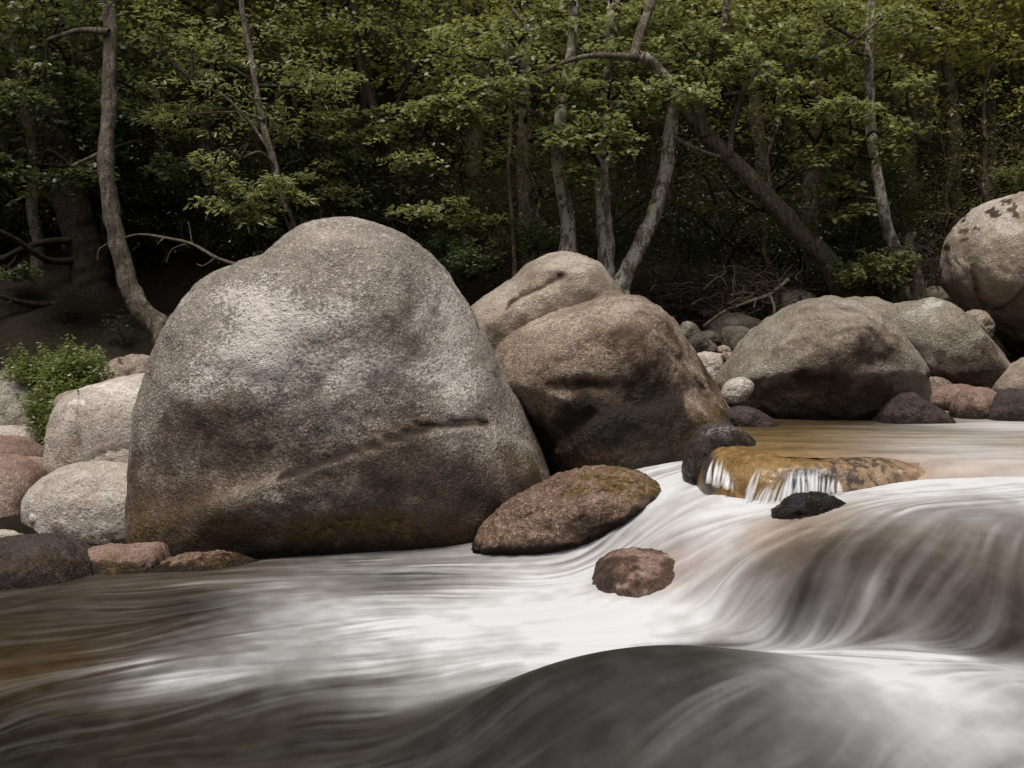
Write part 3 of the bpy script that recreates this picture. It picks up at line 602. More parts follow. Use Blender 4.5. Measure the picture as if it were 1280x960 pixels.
boulder('rock', 'angular tan rock at the foot of the curved dark tree', 'rock',
 [(122,476),(135,460),(152,446),(172,443),(188,450),(205,480),(190,510),(135,510)], 12, .4, 'tan', lvl=5, seed=18, n1=.08, n2=.02, sharp=.05, blobs=[(0,160,470,20,8,.3),(0,150,452,3,5,.7)])
boulder('rock', 'small tan rock poking out between the bush and the white boulder', 'rock',
 [(70,502),(78,492),(95,487),(112,490),(118,505),(95,515),(74,512)], 10.6, .2, 'tan', lvl=4, seed=19)
boulder('rock', 'flat grey slab between the pebbles and the blocky white boulder', 'rock',
 [(45,592),(55,575),(75,568),(88,575),(86,600),(60,606)], 10.0, .25, 'pink', lvl=4, seed=20, blobs=[(2,70,580,20,10,.4)])
# at the waterline
boulder('rock', 'rusty wet slanted rock between the huge grey boulder and the foaming chute', 'rock',
 [(586,695),(594,668),(618,641),(660,613),(710,593),(765,585),(800,591),(828,610),(834,632),(822,665),(780,710),(700,735),(630,735),(592,725)],
 7.35, .48, 'rust', p=2.4, lvl=7, n1=.05, n2=.018, seed=21,
 blobs=[(0,730,655,30,18,.7),(0,790,650,40,25,.6),(0,620,698,50,16,1.3),(0,700,700,110,14,1.5),(0,800,660,50,16,.9),(0,755,612,6,5,.8),(1,785,600,60,24,2.2),(1,650,660,60,20,.35),(1,820,620,18,20,.6),(2,680,655,50,10,.5),(2,745,625,50,10,.6)],
 feats=[('step',[(600,690),(680,690),(740,668),(800,640),(830,620)],8,-.08,60),('b',700,640,60,15,.05),('crease',[(640,650),(720,625),(790,610)],4,.02,.1)])
boulder('rock', 'dark rock with a pale ragged tip barely above the flow at the huge boulder foot', 'rock',
 [(155,735),(172,720),(195,704),(240,695),(280,692),(312,700),(330,712),(300,740),(200,750)], 7.15, .28, 'rust', lvl=6, n1=.06, n2=.03, seed=22,
 blobs=[(0,180,722,16,12,1.2),(1,240,700,60,10,.5),(0,250,720,60,8,.4),(0,212,705,5,3,.8)])
boulder('rock', 'half drowned mauve rock in the white chute beside the rusty rock', 'rock',
 [(735,748),(744,716),(762,700),(792,690),(835,690),(868,705),(885,760),(820,800),(740,788)], 6.1, .45, 'pink', p=2.3, lvl=6, n1=.05, n2=.018, seed=23, blobs=[(0,765,715,25,25,.75),(2,860,705,20,14,.9),(2,830,735,60,12,1.1),(2,800,712,16,10,.5)])
boulder('rock', 'glistening black stone at the base of the thin falls', 'rock',
 [(966,646),(980,631),(1000,620),(1025,617),(1050,626),(1072,642),(1060,680),(990,675)], 5.85, .18, 'black', lvl=6, n1=.09, n2=.03, seed=24, sharp=.1)
boulder('rock', 'small dark purple rock with a flat top at the left end of the overflowing ledge', 'rock',
 [(860,560),(872,542),(888,531),(905,528),(922,536),(940,553),(935,580),(905,630),(870,635),(855,600)], 7.3, .3, 'dark', p=2.6, lvl=5, n1=.06, n2=.02, seed=25, sharp=.06, blobs=[(2,900,537,28,8,.8),(0,890,580,40,22,1.2)])
boulder('rock', 'whitish cobble leaning on the left flank of the lichened boulder', 'cobble',
 [(902,490),(910,477),(926,471),(939,477),(940,488),(928,502),(912,506),(903,499)], 8.75, .13, 'white', lvl=5, n1=.05, seed=26, blobs=[(2,920,482,20,10,.6)])
boulder('rock', 'dark reddish flat rock under the whitish cobble', 'rock',
 [(905,522),(918,509),(940,510),(960,520),(972,532),(950,548),(915,548)], 8.6, .25, 'dark', lvl=5, n1=.05, seed=27, blobs=[(2,930,514,25,5,.4)])
boulder('rock', 'small brown stone between the whitish cobble and the dark reddish rock', 'stone',
 [(918,508),(922,498),(932,496),(938,504),(932,512),(921,513)], 8.75, .08, 'mossy', lvl=4, seed=28)
boulder('rock', 'low dark pyramid rock standing at the waterline right of the lichened boulder', 'rock',
 [(1090,532),(1105,510),(1120,494),(1135,491),(1155,502),(1178,517),(1185,535),(1140,550),(1100,548)], 8.85, .3, 'dark', lvl=5, n1=.06, n2=.02, seed=29, blobs=[(2,1120,498,20,5,.3)])
boulder('rock', 'reddish loaf-shaped rock in a row along the far pool edge', 'rock',
 [(1158,505),(1165,490),(1185,481),(1208,481),(1222,490),(1222,515),(1165,520)], 10.0, .25, 'pink', lvl=5, seed=30, blobs=[(0,1190,505,40,8,.5)])
boulder('rock', 'rounded mauve rock right of the loaf-shaped one, touching the pool', 'rock',
 [(1192,512),(1200,495),(1212,486),(1232,485),(1246,497),(1246,525),(1215,535),(1195,530)], 9.2, .24, 'pink', lvl=5, seed=31, blobs=[(0,1220,515,40,12,.7)])
boulder('rock', 'dark wet rock at the right edge of the far pool shore', 'rock',
 [(1228,515),(1240,497),(1258,488),(1285,487),(1320,495),(1330,525),(1280,540),(1235,535)], 9.05, .28, 'dark', lvl=5, seed=32, n1=.05, blobs=[(2,1260,492,20,5,.3)])
boulder('boulder', 'tan boulder at the right edge behind the dark wet shore rock', 'boulder',
 [(1242,495),(1252,470),(1275,453),(1310,440),(1350,450),(1360,510),(1260,515)], 10.1, .4, 'tan', lvl=5, seed=33, blobs=[(0,1300,500,60,8,.3)])
boulder('rock', 'small brown rock tucked between the lichened boulder and the sloping tan boulder', 'rock',
 [(1148,492),(1155,474),(1170,471),(1185,478),(1192,492),(1180,505),(1155,505)], 10.2, .2, 'brown', lvl=4, seed=34)
boulder('rock', 'tan wedge stone jammed under the giant right boulder', 'rock',
 [(1205,395),(1215,388),(1228,390),(1240,405),(1236,420),(1225,428),(1215,415),(1206,408)], 11.0, .2, 'tan', lvl=5, n1=.08, seed=35, sharp=.08)
boulder('rock', 'grey stone visible between the sloping tan boulder and the giant one', 'rock',
 [(1150,372),(1156,362),(1172,358),(1180,366),(1180,380),(1160,384)], 13.0, .25, 'lichen', lvl=4, seed=36)
# bank rocks seen through the gap
GAP = [('cone-shaped tan rock in the gap behind the brown boulder', [(845,440),(848,412),(857,402),(868,405),(880,420),(896,432),(893,445),(860,450)], 11.6, 'mossy', [(2,858,407,8,10,.9)]),
 ('long low mossy boulder on the bank in the gap', [(884,420),(888,400),(905,392),(930,394),(950,402),(955,420),(925,430),(895,430)], 12.8, 'mossy', []),
 ('blunt mossy rock beside the lichened boulder in the gap', [(901,430),(903,412),(915,408),(935,410),(942,420),(930,440),(908,442)], 11.9, 'mossy', [(2,920,412,20,4,.5)]),
 ('small flattened grey rock behind the cone-shaped rock', [(873,420),(885,413),(898,418),(903,430),(885,432)], 12.3, 'mossy', []),
 ('white streaked flat boulder low in the gap', [(862,452),(875,441),(895,442),(915,448),(912,480),(875,490)], 10.4, 'white', [(0,900,455,20,5,.3)]),
 ('pale pink pebble on the white streaked boulder', [(903,446),(908,440),(915,442),(917,450),(910,455)], 10.2, 'pink', [(2,910,446,8,8,1)]),
 ('dim rounded boulder behind the lichened boulder on the bank', [(962,390),(965,370),(985,362),(1010,366),(1025,385),(1010,405),(970,405)], 13.2, 'mossy', [(2,985,380,14,6,.5)]),
 ('thin pale stone half buried under the brushwood', [(870,392),(882,386),(900,388),(905,396),(885,400)], 13.4, 'mossy', []),
 ('grey stone nested left of the low mossy boulder', [(895,440),(898,434),(906,432),(912,438),(908,445)], 11.6, 'tan', [])]
for i, (lb, ol, Y, mt, bl) in enumerate(GAP):
    boulder('rock', lb, 'rock', ol, Y, .18 if i not in (1, 6) else .4, mt, lvl=5, n1=.08, n2=.02, seed=40+i, blobs=bl)

# pebbles
pv, pf = ICO[3]
def pebble(x, y, z, s, mat, label, group, fl=0.6):
    sc = np.array([1, 0.8, fl])*s*rng.uniform(0.75, 1.25, 3); n = 1+0.18*fbm(pv*1.3+rng.uniform(0, 50), 2, 3)
    me = mesh_np('pebble', pv*n[:, None]*sc, pf, M[mat]); col_attr(me, 'mask', np.tile([[0, 0, rng.uniform(0, .6)]], (len(pv), 1)))
    o = link('pebble', me); o.location = (x, y, z+s*fl*0.4); o.rotation_euler = (rng.uniform(-.2, .2), rng.uniform(-.2, .2), rng.uniform(0, 6)); tag(o, label, 'pebble', group)
for i in range(46):
    p = PZ(rng.uniform(40, 82), rng.uniform(585, 606), 0.22); pebble(p[0], p[1], float(ground_z(p[0], p[1])), rng.uniform(.02, .055), ['tan', 'white', 'pink', 'lichen'][i % 4], 'small rounded pebble in the patch left of the white boulder', 'pebbles left of the white boulder')
for i in range(22):
    p = PZ(rng.uniform(-20, 75), rng.uniform(560, 640), 0.2); pebble(p[0], p[1], float(ground_z(p[0], p[1]))+.02, rng.uniform(.05, .13), ['white', 'tan', 'pink'][i % 3], 'pale cobble lying among the boulders at the left edge', 'cobbles at the left edge')
for i in range(40):
    p = P(rng.uniform(862, 925), 440, rng.uniform(10.6, 12.6)); pebble(p[0], p[1], float(ground_z(p[0], p[1])), rng.uniform(.03, .09), ['tan', 'mossy', 'brown', 'white'][i % 4], 'small river stone on the bank in the gap between boulders', 'stones in the gap')
for px, py, mt in [(928,533,'tan'),(940,531,'tan'),(957,531,'pink'),(1138,524,'tan')]:
    p = PZ(px, py, .75); pebble(p[0], p[1], .73, .035, mt, 'little orange pebble at the far edge of the upper pool', 'pebbles at the pool edge')
p = P(631, 468, 8.3)
boulder('rock', 'small grey stone lodged in the cleft between the huge and the brown boulder', 'stone', [(625,466),(629,461),(634,464),(636,478),(631,486),(626,478)], 8.5, .06, 'lichen', lvl=4, seed=60)

# overflowing ochre ledge
def ledge():
    nu, nv = 300, 120; u = np.linspace(0, 1, nu); a = np.linspace(0.05, 0.80, nu)
    bx = np.interp(a, cum, LIP[:, 0]); by = np.interp(a, cum, LIP[:, 1]); k = np.ones(21)/21
    tx = np.gradient(bx); ty = np.gradient(by); L = np.hypot(tx, ty)
    nx = np.convolve(np.pad(ty/L, 10, 'edge'), k, 'valid'); ny = np.convolve(np.pad(-tx/L, 10, 'edge'), k, 'valid')
    if ny[nu//3] > 0: nx, ny = -nx, -ny
    pr = catmull([(-0.42, .66), (-0.30, .725), (-0.18, .757), (-0.08, .755), (0.02, .72), (0.075, .64), (0.10, .54), (0.11, .42), (0.10, .25)], 14)
    sl = np.linspace(0, len(pr)-1, nv); off = np.interp(sl, np.arange(len(pr)), pr[:, 0]); zz = np.interp(sl, np.arange(len(pr)), pr[:, 1])
    v = np.stack([bx[None]+nx[None]*off[:, None], by[None]+ny[None]*off[:, None], zz[:, None]+0*bx[None]], -1).reshape(-1, 3)
    n = fbm(v*3.4, 4, 88)*0.020+fbm(v*13, 3, 90)*0.006
    ed = np.tile(sst(0.0, .12, u)*sst(1, .93, u), (nv, 1)).ravel()
    v = v+np.stack([0*n, -n, n*0.7], 1); v[:, 2] -= 0.13*(1-ed)+0.035*sst(2.0, 2.5, v[:, 0])
    qx, qy = proj(v)
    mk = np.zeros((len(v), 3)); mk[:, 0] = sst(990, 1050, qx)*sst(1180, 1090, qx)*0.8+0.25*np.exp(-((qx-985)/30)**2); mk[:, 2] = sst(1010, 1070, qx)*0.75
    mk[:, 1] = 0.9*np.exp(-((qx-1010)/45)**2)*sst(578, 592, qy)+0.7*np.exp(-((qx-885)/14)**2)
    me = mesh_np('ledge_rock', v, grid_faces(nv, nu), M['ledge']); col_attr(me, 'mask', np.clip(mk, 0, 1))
    tag(link('ledge_rock', me), 'ochre algae-covered rock ledge the upper pool spills over in thin strands', 'rock ledge')
    return v, qx, qy
LV, LQX, LQY = ledge()
def on_ledge(px, py):
    d = (LQX-px)**2+(LQY-py)**2; c = d < max(9, d.min()*1.5+4); return LV[c][:, 1].min()
# strands of falling water
casc = bpy.data.objects.new('waterfall', None); COL.objects.link(casc); tag(casc, 'row of thin white water strands falling over the ochre ledge', 'waterfall')
SP = [(893,572,884,604,6.95),(899,571,893,607,6.9),(904,573,898,606,6.88),(905,584,902,607,6.8),(911,586,906,610,6.75),
      (950,582,934,622,6.22),(952,592,930,645,6.18),(949,595,928,644,6.17),(966,600,946,646,6.1),(970,601,952,648,6.09),(978,596,962,644,6.1),(984,597,968,640,6.1),(962,603,942,646,6.12),
      (992,585,985,625,6.15),(998,584,998,622,6.15),(1003,584,1003,620,6.15),(1010,584,1013,622,6.15),(1017,585,1016,620,6.15),(1021,586,1020,618,6.15),
      (1030,592,1028,620,6.16),(1036,592,1033,618,6.16),(1042,596,1042,618,6.17),(1048,597,1047,617,6.17),(988,590,978,632,6.12),(913,592,909,612,6.7)]
SP2 = []
for (x0, y0, x1, y1, Yd) in SP:
    SP2.append((x0, y0, x1, y1, rng.uniform(.004, .009), rng.uniform(.6, .9)))
    for _ in range(2): SP2.append((x0+rng.uniform(-6, 6), y0+rng.uniform(-3, 6), x1+rng.uniform(-7, 7), y1+rng.uniform(-2, 3), rng.uniform(.003, .010), rng.uniform(.15, .5)))
for i, (x0, y0, x1, y1, w, av) in enumerate(SP2):
    n = 30; m_ = 9
    t = np.linspace(0, 1, n); xs = x0+(x1-x0)*t**0.75+rng.uniform(-1.5, 1.5)*np.sin(t*3); ys = y0+(y1-y0)*t
    dep = np.array([on_ledge(a_, b_) for a_, b_ in zip(xs, ys)]); dep = np.minimum.accumulate(dep); dep = np.convolve(np.pad(dep, 3, 'edge'), np.ones(7)/7, 'valid')
    q = np.array([P(a_, b_, d_-0.012-0.03*t_) for a_, b_, d_, t_ in zip(xs, ys, dep, t)])
    wid = w*(0.6+1.1*t**0.8+0.35*np.sin(t*3+i)**2); th = np.linspace(0, math.pi, m_)
    v = np.stack([q[:, None, 0]+np.cos(th)[None]*wid[:, None], q[:, None, 1]-np.sin(th)[None]*wid[:, None]*0.6, q[:, None, 2]+0*th[None]], -1).reshape(-1, 3)
    al = (sst(0, .45, t)*av*(1-.55*sst(.75, 1, t)))[:, None]*(np.sin(th)**1.3)[None]
    me = mesh_np('water_strand', v, grid_faces(n, m_), M['strand']); col_attr(me, 'alpha', np.repeat(al.reshape(-1, 1), 3, 1)); link('water_strand', me, casc)

# ------------------------------------------------------------------ trees
def tube_arrays(path, rad, m=10, wob=0.12, seed=0):
    path = np.asarray(path, float); n = len(path)
    T = np.gradient(path, axis=0); T /= np.linalg.norm(T, axis=1, keepdims=True)+1e-9
    ref = np.array([0, 1, 0.1]); A = np.cross(T, ref); A /= np.linalg.norm(A, axis=1, keepdims=True)+1e-9; B = np.cross(T, A)
    th = np.linspace(0, 2*np.pi, m, endpoint=False)
    v = path[:, None]+rad[:, None, None]*(np.cos(th)[None, :, None]*A[:, None]+np.sin(th)[None, :, None]*B[:, None])
    v = v.reshape(-1, 3)
    if wob:
        nn = fbm(v*6+seed, 3, seed); d = v-np.repeat(path, m, 0); v = v+d*((nn+0.8*fbm(v*np.array([22, 22, 9])+seed, 2, seed+3))*wob)[:, None]
    i = np.arange(n*m).reshape(n, m); j = np.roll(i, -1, 1)
    return v, np.stack([i[:-1], j[:-1], j[1:], i[1:]], -1).reshape(-1, 4)
def merge(parts):
    vs = []; fs = []; o = 0
    for v, f in parts: vs.append(v); fs.append(f+o); o += len(v)
    return np.concatenate(vs), np.concatenate(fs)
def leaves(cent, size, flat, cnt, spread, thick, narrow=0.62, seed=0, double=True, sizevar=0.35):
    """cent (N,3) spray centres; each gets cnt leaves in a thin drooping disc"""
    r = np.random.default_rng(seed); N = len(cent)*cnt
    c = np.repeat(cent, cnt, 0); ax = np.repeat(r.uniform(0, 2*np.pi, len(cent)), cnt)
    rr = np.sqrt(r.random(N))*spread; aa = r.uniform(0, 2*np.pi, N)
    ox = np.cos(aa)*rr; oy = np.sin(aa)*rr*0.75; tilt = np.repeat(r.normal(0, .35, len(cent)), cnt)
    off = np.stack([ox*np.cos(ax)-oy*np.sin(ax), ox*np.sin(ax)+oy*np.cos(ax), ox*tilt-rr*rr/spread*0.25+r.normal(0, thick, N)], 1)
    p = c+off
    out = off.copy(); out[:, 2] = -0.2*rr+r.normal(0, .3*spread, N); out[:, :2] += r.normal(0, .5*spread, (N, 2)); out /= np.linalg.norm(out, axis=1, keepdims=True)+1e-9
    up = np.stack([r.normal(0, flat, N), r.normal(-0.25, flat, N), np.ones(N)], 1)
    sd_ = np.cross(out, up); sd_ /= np.linalg.norm(sd_, axis=1, keepdims=True)+1e-9; nn = np.cross(sd_, out)
    L = (size*(1+r.uniform(-sizevar, sizevar, N)))[:, None]; Wd = L*narrow*0.5
    rn = np.repeat(r.random(len(cent)), cnt)*0.55+r.random(N)*0.45; rn2 = r.random(N)
    if double:
        v = np.stack([p, p+out*L*0.35+sd_*Wd+nn*L*0.06, p+out*L*0.78+sd_*Wd*0.8+nn*L*0.05, p+out*L, p+out*L*0.78-sd_*Wd*0.8+nn*L*0.05, p+out*L*0.35-sd_*Wd+nn*L*0.06], 1).reshape(-1, 3)
        b = np.arange(N)[:, None]*6; f = np.concatenate([b+np.array([[0, 1, 2, 3]]), b+np.array([[0, 3, 4, 5]])]); k = 6
    else:
        v = np.stack([p, p+out*L*0.5+sd_*Wd, p+out*L, p+out*L*0.5-sd_*Wd], 1).reshape(-1, 3)
        b = np.arange(N)[:, None]*4; f = b+np.array([[0, 1, 2, 3]]); k = 4
    at = np.repeat(np.stack([rn, rn2, rn], 1), k, 0)
    return v, f, at
def crown_obj(parent, sets, mat, name='crown'):
    vs, fs, ats = zip(*sets); o = 0; F2 = []
    for v, f in zip(vs, fs): F2.append(f+o); o += len(v)
    me = mesh_np(name, np.concatenate(vs), np.concatenate(F2), M[mat], smooth=False); col_attr(me, 'rnd', np.concatenate(ats))
    return link(name, me, parent)
def thing(name, label, cat, loc=(0, 0, 0), group=None):
    o = bpy.data.objects.new(name, None); COL.objects.link(o); o.location = loc; return tag(o, label, cat, group)
def rel(o, v): return v-np.array(o.location)
def tree(name, label, stems, clumps, bark='bark_pale', leaf='leaf', lsize=0.065, narrow=0.66, dens=1.0, seed=1, twigs=True, flat=0.45):
    """stems: list of (list of (px,py,Y), r0px, r1px, partname); clumps: (px,py,Y,rx,rz)"""
    Yb = stems[0][0][0][2]; base = P(stems[0][0][0][0], stems[0][0][0][1], Yb)
    t = thing(name, label, 'tree', base); allp = []
    for k, (pl, r0, r1, part) in enumerate(stems):
        w = catmull([P(*q) for q in pl], 8); n = len(w); Y = w[:, 1]
        s = np.linspace(0, 1, n); rad = (r0+(r1-r0)*s)/F*Y
        if k == 0: rad *= 1+0.5*np.exp(-s*14)
        if k == 0:
            ext = w[0]+np.array([[0, 0, -1.2]]); w = np.concatenate([ext, w]); rad = np.concatenate([[rad[0]*1.2], rad])
        # subdivide for bark relief
        wi = np.linspace(0, len(w)-1, len(w)*3); w2 = np.stack([np.interp(wi, np.arange(len(w)), w[:, a]) for a in range(3)], 1); r2 = np.interp(wi, np.arange(len(w)), rad)
        if part == 'trunk':
            w2 += np.stack([fbm(np.stack([wi*.12, wi*0+k, wi*0+seed], 1), 3, seed), 0*wi, 0*wi], 1)*0.02
        v, f = tube_arrays(w2, r2, 16 if r0 > 5 else 7, 0.10, seed+k)
        link(part, mesh_np(part, rel(t, v), f, M[bark if part == 'trunk' or bark == 'dead' else 'bark_grey' if bark != 'bark_dark' else 'bark_dark']), t); allp.append(w2)
    allp = np.concatenate(allp); r = np.random.default_rng(seed)
    if clumps:
        sets = []; tw = []
        for ci, (cx, cy, Y, rx, rz) in enumerate(clumps):
            c = P(cx, cy, Y); a = rx/F*Y; b = rz/F*Y; sp_ = max(0.16, min(a, .75)*0.42)
            ns = max(4, int(a*b*22*dens/(sp_*sp_*2.0)*0.22)+4)
            d = r.normal(0, 1, (ns, 3)); d /= np.linalg.norm(d, axis=1, keepdims=True); d *= (r.random((ns, 1))**0.45)
            cc = c+d*np.array([a, a*0.75, b])
            sets.append(leaves(cc, lsize, flat, int(34*dens), sp_, 0.02, narrow, seed*31+ci))
            # limb to the clump, then twigs
            nb = allp[np.argmin(((allp-c)**2).sum(1)+np.maximum(0, allp[:, 2]-c[2])*0.5)]
            mid = (nb+c)/2+r.normal(0, .12, 3)+np.array([0, 0, .08])
            tw = []; pa = catmull([nb, mid, c], 6); tw.append(tube_arrays(pa, np.linspace(.022, .008, len(pa)), 5, 0, seed))
            for q in cc[::2]:
                m2 = (c+q)/2+r.normal(0, .05, 3); pa = catmull([c, m2, q], 3); tw.append(tube_arrays(pa, np.linspace(.008, .003, len(pa)), 4, 0, seed))
            v, f = merge(tw); link('limb', mesh_np('limb', rel(t, v), f, M['bark_dark']), t)
        s2 = [(rel(t, v), f, at) for v, f, at in sets]
        crown_obj(t, s2, leaf)
    return t

tree('tree', 'dark curved tree on the left whose foot bends right behind the huge boulder',
 [([(212,440,12.6),(200,410,12.6),(178,388,12.6),(165,365,12.6),(152,320,12.6),(142,270,12.6),(134,210,12.6),(137,130,12.7),(136,50,12.8),(134,-60,13)],14.5,7.5,'trunk'),
  ([(130,190,12.6),(112,198,12.8),(90,208,13)],4,2,'branch'),([(136,40,12.7),(100,38,12.8),(60,50,13)],5,2,'branch')],
 [(20,110,12.8,50,40),(50,225,13.2,55,16),(110,215,13.3,45,18),(10,205,13,40,18),(90,110,13.5,60,40),(30,30,13.2,70,50),(160,120,13.8,50,40),(210,200,13.6,40,25),(100,-20,13,100,40)],
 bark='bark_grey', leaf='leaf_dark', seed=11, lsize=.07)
tree('tree', 'thick shadowed trunk leaning left behind the curved tree',
 [([(150,452,14.4),(130,400,14.4),(112,340,14.5),(96,280,14.6),(84,220,14.8),(70,120,15),(60,0,15.2),(55,-120,15.4)],26,17,'trunk'),
  ([(100,300,14.4),(60,302,14.2),(30,310,14),(0,325,13.8)],5,3,'branch'),([(98,325,14.4),(60,325,14.1),(20,300,13.8),(-10,285,13.6)],5,3,'branch'),([(108,365,14.3),(80,378,14),(40,380,13.8),(-10,368,13.5)],6,3,'branch'),([(30,310,14),(15,330,14),(-10,345,14)],4,2,'branch')],
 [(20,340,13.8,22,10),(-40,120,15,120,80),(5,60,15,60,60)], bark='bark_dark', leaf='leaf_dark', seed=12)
tree('tree', 'slender feathery-leaved tree right of the curved trunk',
 [([(368,300,12.3),(352,235,12.3),(335,180,12.3),(322,120,12.4),(310,60,12.5),(300,0,12.6),(295,-80,12.8)],5,3,'trunk'),
  ([(335,185,12.3),(310,150,12.3),(280,120,12.3),(240,100,12.4)],2.5,1,'branch'),([(345,210,12.3),(325,190,12.1),(300,200,11.9)],2,1,'branch'),([(330,150,12.3),(290,140,12.4),(220,145,12.6)],2,1,'branch')],
 [(270,220,12,26,10),(300,235,11.9,24,9),(330,250,11.9,26,10),(360,242,12,18,8),(345,225,12,22,8),(285,258,11.9,22,8),(262,248,12,16,6),(315,272,11.9,16,7),(272,195,12.1,30,10),
  (300,110,12.6,80,36),(240,80,12.8,70,45),(330,60,12.8,70,40),(270,150,12.7,60,20),(350,150,12.8,50,26),(390,120,13,50,40),(200,30,13,80,50),(200,150,13.2,50,30)],
 bark='bark_grey', leaf='leaf', seed=13, lsize=.075, narrow=.34)
tree('tree', 'leafy tree rising directly behind the top of the huge grey boulder',
 [([(492,310,14),(488,270,14),(482,220,14),(470,150,14),(455,90,14.1),(440,0,14.2),(430,-100,14.4)],6,4,'trunk'),
  ([(470,250,14),(440,225,14),(410,200,13.9),(395,180,13.8)],3,1.5,'branch'),([(480,160,14),(510,100,14),(505,60,14),(490,20,14)],3.5,2,'branch'),([(560,70,13.8),(600,54,13.6),(540,66,13.9),(500,110,14)],3.5,2,'branch')],
 [(470,180,13.8,50,24),(520,200,13.6,40,16),(430,150,13.8,50,24),(560,258,13.2,44,14),(520,262,13.3,30,12),(600,270,13.3,26,12),(400,90,13.8,60,40),(470,60,14,70,40),(540,90,14.2,50,36),(400,215,13.8,30,16),(430,245,13.6,30,10),(380,20,14,70,40),(480,0,14,90,40),(500,150,13.8,40,20),(430,280,13.5,20,8)],
 bark='bark_dark', leaf='leaf', seed=14, lsize=.06)
tree('tree', 'left stem of the three mottled alders behind the tan boulder',
 [([(712,325,12.6),(709,270,12.6),(700,210,12.6),(700,160,12.6),(705,120,12.7),(715,60,12.8),(720,-40,13)],9,6,'trunk'),
  ([(702,170,12.5),(675,145,12.4),(650,130,12.3),(622,112,12.2)],4,2,'branch'),([(645,80,12.4),(665,50,12.5),(640,10,12.6)],3,2,'branch')],
 [(555,130,11.8,26,12),(575,140,11.8,22,10),(535,128,11.8,18,8),(605,110,12,44,24),(650,90,12.2,48,30),(690,105,12.2,40,26),(690,165,12.2,28,12),(600,150,12,24,8),(640,40,12.6,60,36),(580,60,12.8,50,30),(700,20,12.8,70,40)],
 bark='bark_pale', leaf='leaf', seed=15)
tree('tree', 'straight middle stem of the three mottled alders behind the tan boulder',
 [([(759,350,12.5),(754,290,12.5),(752,230,12.5),(754,180,12.5),(760,130,12.6),(765,60,12.8),(770,-60,13)],10,7,'trunk')],
 [(740,150,12,34,18),(775,165,11.9,34,16),(710,175,12,26,10),(735,215,12.1,16,14),(722,208,12.1,14,8),(800,130,12.2,34,20),(750,110,12.3,40,24),(760,70,12.6,50,30),(770,10,12.8,70,36),(765,185,12,20,8)],
 bark='bark_pale', leaf='leaf', seed=16)
tree('tree', 'right stem of the three mottled alders, curving rightward under a mossy horizontal limb',
 [([(772,362,12.4),(790,325,12.4),(815,280,12.4),(832,220,12.4),(840,165,12.4),(838,120,12.4),(815,80,12.3),(795,71,12.2)],9.5,8,'trunk'),
  ([(798,72,12.2),(770,70,12.1),(735,70,12),(705,78,12),(680,90,12)],5,2.5,'branch'),([(793,70,12.2),(800,40,12.3),(815,0,12.4),(822,-60,12.5)],6,5,'branch'),([(838,165,12.4),(820,150,12.6),(800,148,12.8)],4,2,'branch'),([(842,172,12.2),(880,190,12.1),(900,196,12.05)],3.2,2.6,'branch')],
 [(830,110,12.1,40,18),(870,120,12,36,14),(850,50,12.4,50,30),(900,60,12.6,40,30),(860,0,12.8,80,36),(800,30,12.8,40,20)],
 bark='bark_pale', leaf='leaf', seed=17)
tree('tree', 'big tree leaning left across the gap, its dark crooked trunk rooted behind the lichened boulder',
 [([(1070,378,13.2),(1050,355,13.1),(1030,320,13),(1000,290,12.9),(960,245,12.8),(915,200,12.7),(880,165,12.7),(855,130,12.8),(840,90,13)],13.5,9,'trunk'),
  ([(912,195,12.6),(915,165,12.6),(930,110,12.6),(955,80,12.6)],4.5,2.5,'branch'),([(880,170,12.6),(875,120,12.6),(890,60,12.6),(905,30,12.6),(910,-30,12.6)],6,4,'branch'),([(905,118,12.5),(950,112,12.4),(1000,105,12.4)],2,1,'branch'),([(950,95,12.6),(1010,75,12.6),(1060,55,12.6),(1105,20,12.6)],3,1.5,'branch')],
 [(960,105,12.3,36,14),(930,80,12.4,40,20),(1000,60,12.6,44,24),(960,30,12.7,60,30),(1040,20,12.8,60,30),(880,90,12.4,30,14),(980,140,12.3,24,8),(900,20,12.8,60,30)],
 bark='bark_grey', leaf='leaf', seed=18)
tree('tree', 'upright mottled tree at right with fresh leaf sprays, left of the giant boulder',
 [([(1130,372,13),(1118,320,13),(1104,265,13),(1092,200,13),(1088,140,13),(1088,70,13.1),(1088,0,13.2),(1086,-80,13.4)],8,5,'trunk'),
  ([(1092,190,13),(1115,160,12.8),(1140,150,12.6)],2.5,1,'branch'),([(1090,200,13),(1060,190,12.7),(1020,180,12.5)],2.5,1,'branch'),([(1100,250,13),(1070,245,12.8),(1050,250,12.7)],2,1,'branch')],
 [(1020,140,12.4,34,14),(1060,135,12.4,34,16),(1105,112,13.4,34,14),(1140,100,12.5,26,10),(1080,140,13.4,30,14),(1130,155,12.5,22,7),(1030,185,12.4,26,10),(1050,170,12.5,22,10),(1010,195,12.5,14,8),(1110,180,12.5,14,10),(1110,195,12.5,10,8),(1055,235,12.6,20,12),(1062,265,12.6,18,14),(1050,225,12.6,12,6),(1080,80,13.6,50,26),(1120,30,13,50,30),(1050,60,12.8,44,24)],
 bark='bark_pale', leaf='leaf', seed=19, lsize=.07)
tree('tree_stump', 'broken grey snag beside the upright mottled tree', [([(1150,375,12.9),(1143,340,12.9),(1138,310,12.9),(1137,290,12.9)],9,6,'trunk')], [], bark='bark_grey', seed=20)['category'] = 'stump'
tree('tree', 'thin bare sapling left of the three mottled alders', [([(642,345,13.4),(641,290,13.4),(638,220,13.4),(640,150,13.4),(632,60,13.4),(628,-20,13.5)],2.6,1.6,'trunk')], [(600,40,13.6,70,34),(650,10,13.8,70,34)], bark='bark_grey', leaf='leaf_far', seed=22)
